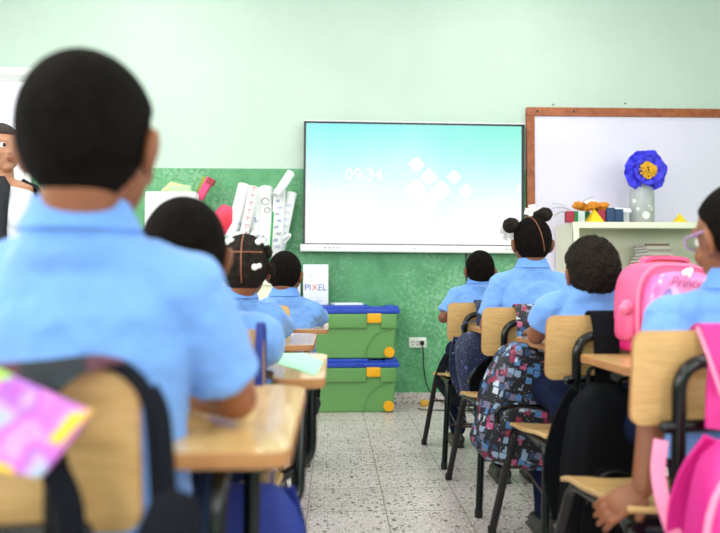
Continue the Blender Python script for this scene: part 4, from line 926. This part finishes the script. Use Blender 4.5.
# teacher standing by the doorway
def teacher():
    Y = 3.3; p = W(1, 140, Y); zt = W(0, 122, Y).z; K = 1.12; x = p.x
    t = thing('standing_teacher', 'woman in dark blazer and white blouse standing by the doorway at the left edge', 'person', (x, Y, 0), 0)
    hc = V(0, 0, zt-.112*K); M = T(hc.x, hc.y, hc.z, 0, 0, R(-125)); mb = MB(); head_prims(mb, M, K)
    sh = zt-.27; mb.cap((0, .02, sh-.02), hc+V(0, 0, -.05), .055, .050, 20)
    mb.loft([((0, 0, .80), .16, .12), ((0, 0, .92), .17, .125), ((0, 0, 1.05), .13, .10), ((0, 0, sh-.15), .15, .11), ((0, 0, sh-.03), .15, .075), ((0, 0, sh+.01), .06, .05)], 28)
    for s in (-1, 1):
        sd = V(.10, .07, sh-.06) if s > 0 else V(s*.18, 0, sh-.03); e = V(.11, .15, sh-.31) if s > 0 else V(s*.22, .04, sh-.31); wv = V(.10, -.02, sh-.52) if s > 0 else V(s*.2, .0, sh-.54)
        mb.cap(sd, e, .046, .038); mb.cap(e, wv, .036, .025); hand(mb, wv+(wv-e).normalized()*.01, (wv-e), (-s, 0, 0), 1.15, .5, s)
        mb.cap((s*.08, 0, .85), (s*.09, 0, .48), .085, .058, 18); mb.cap((s*.09, 0, .48), (s*.09, .02, .08), .055, .035, 16); mb.cap((s*.09, .02, .05), (s*.10, -.12, .035), .034, .028)
    mb.build('body', skin3, t, remesh=.005, sm=3); head_parts(t, M, K)
    hair_shell(t, M, K, mat('dark_brown_hair', '#2b1b14', .7, bump=.8, bscale=120), front=.052, low=-.055); 
    mb = MB(); mb.sph(M @ V(0, -.115, .01), (.045, .045, .045), 28); mb.build('hair_bun', MATS['dark_brown_hair'], t)
    # blouse
    mb = MB(); mb.loft([((0, 0, .90), .185, .14), ((0, 0, 1.05), .16, .13), ((0, 0, sh-.17), .165, .135), ((0, 0, sh-.05), .15, .09), ((0, 0, sh-.005), .08, .065)], 32)
    mb.sph((.10, -.055, sh-.17), (.070, .07, .09), 20)
    mb.build('blouse', mat('white_blouse', '#dfe2ee', .8, bump=.3, bscale=12), t, remesh=.008, sm=4)
    # blazer: open front (towards the camera right), sleeves
    mb = MB(); n = 40; rings = []; levels = [(.70, .21, .16), (.85, .215, .165), (1.0, .19, .150), (1.12, .178, .145), (sh-.12, .185, .140), (sh-.04, .175, .105), (sh+.004, .10, .075)]
    vs = []; g0, g1 = R(-60), R(0)   # opening between these angles
    for z, rx, ry in levels:
        for j in range(n+1):
            a = g1+(2*PI-(g1-g0))*j/n; vs.append((rx*math.cos(a), ry*math.sin(a), z))
    fs = []
    for i in range(len(levels)-1):
        for j in range(n): a = i*(n+1)+j; fs.append((a, a+1, a+n+2, a+n+1))
    mb.add(vs, fs); o = mb.build('blazer', mat('dark_blazer_cloth', '#191a22', .85, bump=.2, bscale=20), t); md = o.modifiers.new('cloth', 'SOLIDIFY'); md.thickness = .010; md.offset = 0
    for s in (-1, 1):
        sd = V(.10, .075, sh-.06) if s > 0 else V(s*.175, 0, sh-.035); e = V(.11, .15, sh-.31) if s > 0 else V(s*.225, .04, sh-.31); wv = V(.105, .0, sh-.48) if s > 0 else V(s*.205, .0, sh-.50)
        mb = MB(); mb.cap(sd, e, .060, .052, 18); mb.cap(e, wv, .050, .040, 16); mb.build('blazer_sleeve', MATS['dark_blazer_cloth'], t, remesh=.007, sm=3)
    mb = MB(); mb.tube([V(.055*math.cos(a), -.02+.06*math.sin(a), sh+.0-.055*(1 if math.sin(a) < 0 else 0)*abs(math.sin(a))) for a in [i*PI/12 for i in range(24)]], .0022, 6, closed=True)
    mb.build('necklace', mat('gold_chain', '#b98d3f', .3, .9), t)
    mb = MB(); mb.loft([((0, 0, .46), .17, .13), ((0, 0, .7), .185, .135), ((0, 0, .95), .178, .132)], 32); mb.build('skirt', MATS['dark_blazer_cloth'], t)
    for s in (-1, 1): mb = MB(); mb.cap((s*.09, .03, .045), (s*.10, -.14, .035), .042, .034, 16); mb.build('shoe', shoe_m, t)
teacher()

# ---------------------------------------------------------------- bags
def pattern_mat(name, base, cols, scale, thr=.4, rough=.7, cell=.38):
    m = bpy.data.materials.new(name); m.use_nodes = True; nt = m.node_tree; b = nt.nodes['Principled BSDF']; L = nt.links.new
    tc = nt.nodes.new('ShaderNodeTexCoord'); v = nt.nodes.new('ShaderNodeTexVoronoi'); v.inputs['Scale'].default_value = scale; v.distance = 'CHEBYCHEV'; L(tc.outputs['Object'], v.inputs['Vector'])
    sp = nt.nodes.new('ShaderNodeSeparateColor'); L(v.outputs['Color'], sp.inputs[0])
    r = nt.nodes.new('ShaderNodeValToRGB'); r.color_ramp.interpolation = 'CONSTANT'; e = r.color_ramp.elements
    e[0].position = 0; e[0].color = lin(base); e[1].position = thr; e[1].color = lin(cols[0])
    for i, c_ in enumerate(cols[1:]): q = e.new(thr+(1-thr)*(i+1)/len(cols)); q.color = lin(c_)
    L(sp.outputs[0], r.inputs['Fac'])
    lt = nt.nodes.new('ShaderNodeMath'); lt.operation = 'LESS_THAN'; lt.inputs[1].default_value = cell; L(v.outputs['Distance'], lt.inputs[0])
    mx = nt.nodes.new('ShaderNodeMix'); mx.data_type = 'RGBA'; L(lt.outputs[0], mx.inputs['Factor']); mx.inputs['A'].default_value = lin(base); L(r.outputs[0], mx.inputs['B'])
    v2 = nt.nodes.new('ShaderNodeTexVoronoi'); v2.inputs['Scale'].default_value = scale*2.7; L(tc.outputs['Object'], v2.inputs['Vector'])
    lt2 = nt.nodes.new('ShaderNodeMath'); lt2.operation = 'LESS_THAN'; lt2.inputs[1].default_value = .16; L(v2.outputs['Distance'], lt2.inputs[0])
    mx2 = nt.nodes.new('ShaderNodeMix'); mx2.data_type = 'RGBA'; L(lt2.outputs[0], mx2.inputs['Factor']); L(mx.outputs['Result'], mx2.inputs['A']); mx2.inputs['B'].default_value = lin(cols[-1])
    L(mx2.outputs['Result'], b.inputs['Base Color']); b.inputs['Roughness'].default_value = rough
    return m
def superbox(mb, c, d, ex=.45, M=None, n=40, topround=True, sag=0.0, seed=0, wr=.0):
    """soft rounded bag volume"""
    def fn(v): return 1.0
    vs = []; fs = []; k = n//2
    def sp(a, e): return math.copysign(abs(a)**e, a)
    for i in range(k+1):
        th = PI*i/k; 
        for j in range(n):
            ph = 2*PI*j/n; x = sp(math.cos(ph), ex)*sp(math.sin(th), ex); y = sp(math.sin(ph), ex)*sp(math.sin(th), ex); z = sp(math.cos(th), ex)
            if topround and z > 0: x *= 1-.22*z*z; y *= 1-.35*z*z
            if z < 0: x *= 1+sag*(-z); y *= 1+sag*(-z)
            q = 1+wr*(noise.noise(V(x*2+seed, y*2, z*2))+.45*noise.noise(V(x*5+seed, y*5, z*5)))
            vs.append((c[0]+x*q*d[0]/2, c[1]+y*q*d[1]/2, c[2]+z*d[2]/2))
    for i in range(k):
        for j in range(n): a = i*n+j; b = i*n+(j+1) % n; fs.append((a, b, b+n, a+n))
    mb.add(vs, fs, M)
def backpack(label, loc, rot, d, m, m2, hook=None, strap_m=None, wr=.08, group='school bags', name='backpack', zipm=None, pocket=True):
    """hangs with its back towards +y; origin at its bottom centre"""
    t = thing(name, label, 'bag', loc, rot=rot); w_, dp, h = d
    mb = MB(); superbox(mb, (0, 0, h/2), (w_, dp, h), M=None, wr=wr, seed=loc[0]*7); mb.build('main_compartment', m, t)
    if pocket:
        mb = MB(); superbox(mb, (0, -dp*.46, h*.30), (w_*.80, dp*.42, h*.50), wr=wr, seed=3); mb.build('front_pocket', m2, t)
        mb = MB(); mb.tube([V(w_*.38*math.cos(a), -dp*.60, h*.34+h*.20*math.sin(a)) for a in [PI*i/14 for i in range(15)]], .0035, 6); mb.build('zip', zipm or plastic_black, t)
    mb = MB(); mb.ribbon(spline([(-.04, dp*.25, h*.97), (-.035, dp*.25, h+.035), (.035, dp*.25, h+.035), (.04, dp*.25, h*.97)], 5), .02, .004, (0, 1, 0)); mb.build('top_handle', strap_m or m, t)
    for s in (-1, 1):
        mb = MB(); mb.ribbon(spline([(s*.06, dp*.42, h*.93), (s*.085, dp*.62, h*.7), (s*.10, dp*.62, h*.4), (s*w_*.4, dp*.4, h*.12)], 6), .045, .009, (1, 0, 0)); mb.build('shoulder_strap', strap_m or m2, t)
    return t
def over_back(o, chair, x, wd, m, zlow_b=.56, zlow_f=.60, x2=None, label=None, name='hanging_strap'):
    """loop of strap over the top of a chair's backrest, built as a part of bag o (given in the chair's frame)"""
    cx, cy = chair.location.x, chair.location.y
    off = V(cx, cy, 0)-Vector(o.location); inv = o.rotation_euler.to_matrix().inverted()
    yb = -.35*x*x; x2 = x if x2 is None else x2
    pts = [(x2, -.052, zlow_b), (x2*.5+x*.5, -.042, .66), (x, -.036+yb, ZTOP-.05), (x, -.014+yb, ZTOP+.004), (x, .008+yb, ZTOP+.010), (x, .030+yb, ZTOP-.004), (x, .034+yb, ZTOP-.06), (x, .030+yb, zlow_f)]
    mb = MB(); P = [inv @ (Vector(p)+off) for p in spline(pts, 6)]
    mb.ribbon(P, wd, .006, inv @ V(1, 0, 0)); p_ = mb.build(name, m, o)
    if label: p_['label'] = label
    return p_
multi = pattern_mat('black_multicolour_print', '#14141f', ['#b84f7c', '#4f7fb8', '#77708c', '#8fa6c4', '#8c2b4c', '#2f4a72', '#c3cfe0'], 42, .26, .6, .45)
starm = pattern_mat('navy_star_print', '#1c2547', ['#2a3566', '#4b5f9c', '#1c2547', '#c9cf6a', '#8fa3d8'], 44, .66, .6, .28)
blackf = mat('black_bag_fabric', '#101115', .9, spec=.1, bump=.2, bscale=40); dgrey = mat('dark_grey_bag_fabric', '#26282f', .9, spec=.1, bump=.2, bscale=40)
magenta = mat('magenta_bag_fabric', '#d6208a', .45, var=.12, vscale=6); pinkf = mat('light_pink_bag_trim', '#f08fb4', .5)
royal = mat('royal_blue_bag_fabric', '#142c86', .7, bump=.2, bscale=40, var=.2, vscale=8)
c = CH['R2'].location
b = backpack('black backpack printed in pink, blue and white, hanging behind the girl with hair puffs', (W(510, 400, 2.48).x, 2.46, .235), (R(4), R(12), R(4)), (.31, .18, .43), multi, multi, strap_m=multi, wr=.16)
over_back(b, CH['R2'], W(524, 320, 2.66).x-c.x, .075, multi, .60, label='printed strap over the chair back')
c = CH['R1'].location
b = backpack('navy blue backpack with small star print hanging on the farthest right chair', (W(484, 400, 3.2).x, 3.18, .33), (R(3), R(-10), R(3)), (.20, .13, .33), starm, starm, strap_m=starm, wr=.12)
over_back(b, CH['R1'], W(481, 310, 3.34).x-c.x, .06, starm, .58, label='navy strap over the chair back')
b = backpack('dark grey bag slumped beside the navy star backpack', (W(497, 400, 2.95).x, 2.96, .30), (R(8), R(14), R(20)), (.17, .13, .26), dgrey, blackf, strap_m=blackf, wr=.15)
b = backpack('small black bag hanging at the left side of the farthest right chair', (W(458, 400, 3.48).x, 3.50, .26), (0, R(4), R(-10)), (.10, .13, .26), blackf, dgrey, wr=.15)
c = CH['R3'].location
b = backpack('plain black backpack hanging behind the curly haired boy\'s chair', (W(592, 440, 1.84).x, 1.82, .18), (R(3), R(4), R(2)), (.19, .15, .43), blackf, blackf, strap_m=blackf, wr=.14)
over_back(b, CH['R3'], W(601, 330, 1.98).x-c.x, .072, blackf, .58, label='wide black strap over the chair back')
c = CH['R4'].location
b = backpack('magenta backpack with pink piping at the bottom right corner', (W(752, 520, 1.16).x, 1.17, .29), (0, R(6), R(-6)), (.22, .13, .32), magenta, magenta, strap_m=magenta, zipm=pinkf, wr=.05)
mb = MB(); mb.tube([V(-.105*math.cos(a), -.045, .16+.15*math.sin(a)) for a in [-PI/2+PI*i/16 for i in range(17)]], .006, 8); mb.build('piping', pinkf, b)
over_back(b, CH['R4'], W(712, 340, 1.33).x-c.x, .055, magenta, .60, x2=W(722, 400, 1.27).x-c.x, label='magenta strap over the chair back')
cx, cy = CH['R4'].location.x, CH['R4'].location.y
mb = MB(); inv = b.rotation_euler.to_matrix().inverted(); P = [inv @ (W(px, py, y)-b.location) for px, py, y in ((661, 440, 1.30), (658, 470, 1.29), (664, 505, 1.27), (678, 540, 1.25), (705, 560, 1.22))]
mb.ribbon(spline(P, 6), .026, .004, (1, 0, .2)); mb.build('hanging_strap', pinkf, b)['label'] = 'light pink webbing strap'
mb = MB(); P = [inv @ (W(px, py, y)-b.location) for px, py, y in ((697, 327, 1.285), (706, 350, 1.28), (722, 395, 1.27))]
mb.tube(spline(P, 6), .004, 8); mb.build('strap_piping', pinkf, b)

# pink backpack standing on the near right tablet
def pink_pack():
    Y = 1.93; c = W(657, 360, Y); zt = ZT+.021; h = W(657, 262, Y).z-zt; w_ = .27; dp = .12
    t = thing('pink_backpack', 'shiny pink child\'s backpack standing on the near right writing tablet', 'bag', (c.x+.028, Y+.01, zt), rot=(0, R(2), R(13)))
    pk = mat('salmon_pink_fabric', '#e45a8c', .5, var=.06, vscale=8); dk = mat('deep_pink_fabric', '#cc1c70', .5); gl = mat('glossy_pink_panel', '#e463b0', .15, coat=.6, col2='#ec8cc8', vscale=7); lil = mat('lilac_gloss', '#8577cf', .12, coat=.8, col2='#d59fd6', vscale=9)
    def outline(W_, H_, z0, n=40):
        pts = []
        for j in range(n):
            a = 2*PI*j/n; x = math.copysign(abs(math.cos(a))**.55, math.cos(a))*W_/2; z = math.copysign(abs(math.sin(a))**(.75 if math.sin(a) > 0 else .5), math.sin(a))*H_/2; pts.append((x, z+z0))
        return pts
    def shell(y0, y1, W_, H_, z0, dome=.0):
        mb = MB(); N = 40; rings = []
        for q, s in ((y0, .93), (y0-.0+(y1-y0)*.12, 1.0), (y0+(y1-y0)*.85, 1.0), (y1, .95), (y1-dome, .70), (y1-dome*1.4, .35), (y1-dome*1.5, .02)):
            rings.append([(x*s, q, (z-z0)*s+z0) for x, z in outline(W_, H_, z0, N)])
        vs = [p for r_ in rings for p in r_]; fs = []
        for i in range(len(rings)-1):
            for j in range(N): a = i*N+j; b_ = i*N+(j+1) % N; fs.append((a, b_, b_+N, a+N))
        fs.append(tuple(range(N))); mb.add(vs, fs); return mb
    shell(.06, -.045, w_, h, h/2, .008).build('main_compartment', pk, t)
    shell(-.040, -.085, w_*.86, h*.86, h*.46, .010).build('front_panel', gl, t)
    mb = MB(); mb.tube([(x, -.045, z) for x, z in outline(w_*.93, h*.94, h*.49, 60)], .006, 8, closed=True); mb.build('piping', mat('pale_pink_piping', '#f07aa2', .4), t)
    mb = MB(); superbox(mb, (0, -.008, .028), (w_*.99, .11, .06)); mb.build('base', dk, t)['label'] = 'deep pink bottom'
    mb = MB(); mb.prism(fillet2([(-.095, .07), (-.06, .06), (-.06, .15), (-.065, .185), (-.088, .17)], .02), .003, T(0, -.0985, 0, PI/2)); mb.build('gloss_window', lil, t)
    mb = MB()
    mb.prism(fillet2([(-.10, .02), (-.06, .015), (-.04, .06), (-.075, .13), (-.09, .08)], .012), .003, T(0, -.0985, 0, PI/2)); mb.build('gloss_stripe', mat('pearl_white_gloss', '#f3dff2', .1, coat=.8), t)
    text('lettering', 'Princess', .040, mat('rose_glitter', '#c95a94', .3, .3), t, T(-.002, -.101, h*.77, PI/2), shear=.3)
    mb = MB()
    for k_, (x, z) in enumerate(((-.015, .89*h), (-.008, .86*h), (-.024, .87*h), (-.003, .90*h))): mb.sph((x, -.099, z), (.008, .003, .009), 10)
    mb.build('printed_flower', mat('white_print', '#fbe9f2', .3), t)
    for s in (-1, 1):
        mb = MB(); superbox(mb, (s*w_*.47, .0, h*.30), (.04, .08, h*.35), ex=.6); mb.build('side_pocket', mat('salmon_pink_fabric', ''), t)
    mb = MB(); mb.ribbon(spline([(-.07, .02, h*.97), (-.05, .0, h+.010), (.05, .0, h+.010), (.07, .02, h*.97)], 6), .03, .010, (0, 1, 0)); mb.build('top_handle', pk, t)
    mb = MB(); mb.sph((-.14, -.02, h*.50), (.020, .016, .018), 14, fn=lambda v: 1+.3*noise.noise(v*5)); mb.sph((-.155, -.025, h*.47), (.015, .014, .014), 14, fn=lambda v: 1+.3*noise.noise(v*5)); mb.build('pompom', mat('pale_pink_piping', ''), t)
pink_pack()

# ---------------------------------------------------------------- left row bags and papers
c1 = CH['L1'].location
nbk = mat('black_webbing', '#15161d', .9, spec=.1, bump=.2, bscale=50)
darkprint = pattern_mat('dark_teal_print', '#23282f', ['#2e5450', '#5a2f3f', '#343a44', '#274a4a'], 16, .3, .6, .45)
t = thing('backpack', 'black backpack with dark printed flap looped over the backrest nearest the camera', 'bag', (c1.x, c1.y-.09, .25), rot=(0, 0, 0), group='school bags')
o0 = Vector(t.location)
mb = MB(); superbox(mb, (.095, -.0, .16), (.12, .10, .30), wr=.1, seed=2); superbox(mb, (-.12, -.0, .16), (.17, .10, .26), wr=.1, seed=5); superbox(mb, (-.02, .0, .12), (.30, .10, .20), wr=.1, seed=9); superbox(mb, (0, 0, 0), (.075, .07, .36), wr=.1, seed=8, M=T(.205, 0, .245, 0, R(12), 0)); mb.build('main_compartment', nbk, t, remesh=.006, sm=4)
mb = MB(); superbox(mb, (.035, -.03, .30), (.085, .06, .24), wr=.1, seed=4); mb.build('side_pocket', pattern_mat('dark_teal_print_pocket', '#23282f', ['#2e5450', '#5a2f3f', '#343a44', '#274a4a'], 16, .3, .6, .45), t)
def Lp(px, py, Y): return W(px, py, Y)-o0
edge = [Lp(160, 548, .70), Lp(158, 500, .715), Lp(154, 440, .725), Lp(150, 405, .735), Lp(139, 382, .745), Lp(118, 366, .752), Lp(88, 361, .758), Lp(40, 366, .758), Lp(-30, 372, .758)]
mb = MB(); mb.ribbon(spline(edge, 6), .018, .007, [V(1, 0, 0)]*0 or V(.3, 1, .3)); mb.build('shoulder_strap', nbk, t)
edge2 = [p+V(.012, -.004, -.006) for p in edge[:5]]
mb = MB(); mb.ribbon(spline(edge2, 6), .018, .006, V(1, .2, 0)); mb.build('strap_padding', nbk, t)
mb = MB(); q = [Lp(a_, b_, .748) for a_, b_ in ((-24, 366), (0, 363), (50, 359), (104, 354), (132, 361), (108, 365), (80, 375), (52, 397), (20, 404), (-24, 406))]
mb.prism(fillet2([(p.x, p.z) for p in q], .01), .007, T(0, q[0].y, 0, PI/2)); mb.build('printed_flap', darkprint, t, bevel=.002)['label'] = 'dark teal and maroon printed flap'
mb = MB(); P = spline([Lp(72, 560, .71), Lp(70, 510, .715), Lp(60, 480, .72), Lp(42, 455, .722), Lp(15, 440, .722), Lp(-30, 436, .722)], 6); mb.ribbon(P, .026, .008, V(1, .1, -.6)); mb.build('shoulder_strap', nbk, t)
# shiny pouch
def pouch():
    Y = .675; pts = [(-18, 366), (30, 385), (92, 413), (66, 447), (42, 477), (-18, 462)]; P = [W(a, b, Y) for a, b in pts]; c = sum(P, Vector())/len(P)
    t = thing('pouch', 'shiny pink and purple patterned pouch with yellow edge at the lower left', 'pouch', c)
    mm = bpy.data.materials.new('pink_purple_iridescent'); mm.use_nodes = True; nt = mm.node_tree; b_ = nt.nodes['Principled BSDF']; L = nt.links.new
    tc = nt.nodes.new('ShaderNodeTexCoord'); n = nt.nodes.new('ShaderNodeTexNoise'); n.inputs['Scale'].default_value = 26; n.inputs['Detail'].default_value = 1; L(tc.outputs['Object'], n.inputs[0])
    r = nt.nodes.new('ShaderNodeValToRGB'); e = r.color_ramp.elements; e[0].position = .3; e[0].color = lin('#8fc7c9'); e[1].position = .72; e[1].color = lin('#e36a9a')
    for p_, c_ in ((.40, '#c9a0e0'), (.48, '#b05ccf'), (.55, '#e07ad0'), (.63, '#f0a0d8')): q = e.new(p_); q.color = lin(c_)
    L(n.outputs['Fac'], r.inputs[0]); L(r.outputs[0], b_.inputs['Base Color']); b_.inputs['Roughness'].default_value = .3
    mb = MB(); out = [(p.x-c.x, p.z-c.z) for p in P]; mb.prism(fillet2(out, .004), .014, T(0, .007, 0, PI/2)); mb.build('pouch_body', mm, t, bevel=.003)
    yl = mat('yellow_binding', '#f2c63a', .4); a, b2, b3 = P[2]-c, P[3]-c, P[3]-c
    mb = MB(); q = [W(93, 411, Y)-c, W(62, 444, Y)-c, W(50, 438, Y)-c, W(60, 428, Y)-c, W(74, 411, Y)-c]; mb.prism([(p.x, p.z) for p in q], .017, T(0, .0085, 0, PI/2)); mb.build('edge_binding', yl, t, bevel=.001)
    mb = MB(); q = [W(-18, 452, Y)-c, W(14, 464, Y)-c, W(18, 471, Y)-c, W(-18, 463, Y)-c]; mb.prism([(p.x, p.z) for p in q], .017, T(0, .0085, 0, PI/2)); mb.build('edge_binding', yl, t)
    mb = MB(); q = [W(-18, 364, Y)-c, W(12, 378, Y)-c, W(-18, 382, Y)-c]; mb.prism([(p.x, p.z) for p in q], .017, T(0, .0085, 0, PI/2)); mb.build('corner_binding', mat('lime_binding', '#a9d94a', .4), t)
pouch()
c2 = CH['L2'].location
b = backpack('royal blue and black backpack hanging behind the second chair of the left row', (-.165, 1.27, .15), (0, R(2), R(3)), (.22, .15, .36), royal, blackf, strap_m=royal, wr=.12)
mb = MB(); mb.box((-.03, -.145, .215), (.06, .006, .02), bev=.002); mb.build('reflective_strip', mat('grey_reflective', '#9aa3b3', .3), b)
over_back(b, CH['L2'], .174, .016, royal, .58, label='blue strap over the chair back'); over_back(b, CH['L2'], .105, .05, royal, .60, label='blue strap over the chair back')
b = backpack('dark bag with green trim under the tablet of the third chair, left row', (-.115, 2.36, .43), (R(10), R(8), R(50)), (.09, .08, .14), blackf, dgrey, strap_m=mat('green_trim', '#3f9a6a', .5), wr=.14)
# papers on the second tablet
def sheet_on(chair, pts, z, m, label, nm='paper_sheet', th=.0012):
    mb = MB(); mb.prism(pts, th, T(0, 0, 0)); o = mb.build(nm, m, smooth=False); o.location = (chair.location.x, chair.location.y, z); return tag(o, label, 'paper')
zt = ZT+.0205
sheet_on(CH['L2'], [(.17, .34), (.28, .09), (.292, .36), (.24, .56), (.16, .565)], zt, mat('pale_green_page', '#a9ecc4', .6), 'pale green sheet on the second tablet of the left row')
sheet_on(CH['L2'], [(.0, .28), (.14, .25), (.15, .54), (.01, .56)], zt+.0003, paper, 'white worksheet on the second tablet of the left row, left of the green sheet')
sheet_on(CH['L3'], [(-.02, .28), (.22, .25), (.25, .52), (.02, .55)], zt, paper, 'white worksheet on the third tablet of the left row')
sheet_on(CH['L4'], [(.06, .26), (.30, .20), (.32, .52), (.08, .56)], zt, paper, 'white worksheet on the farthest tablet of the left row')
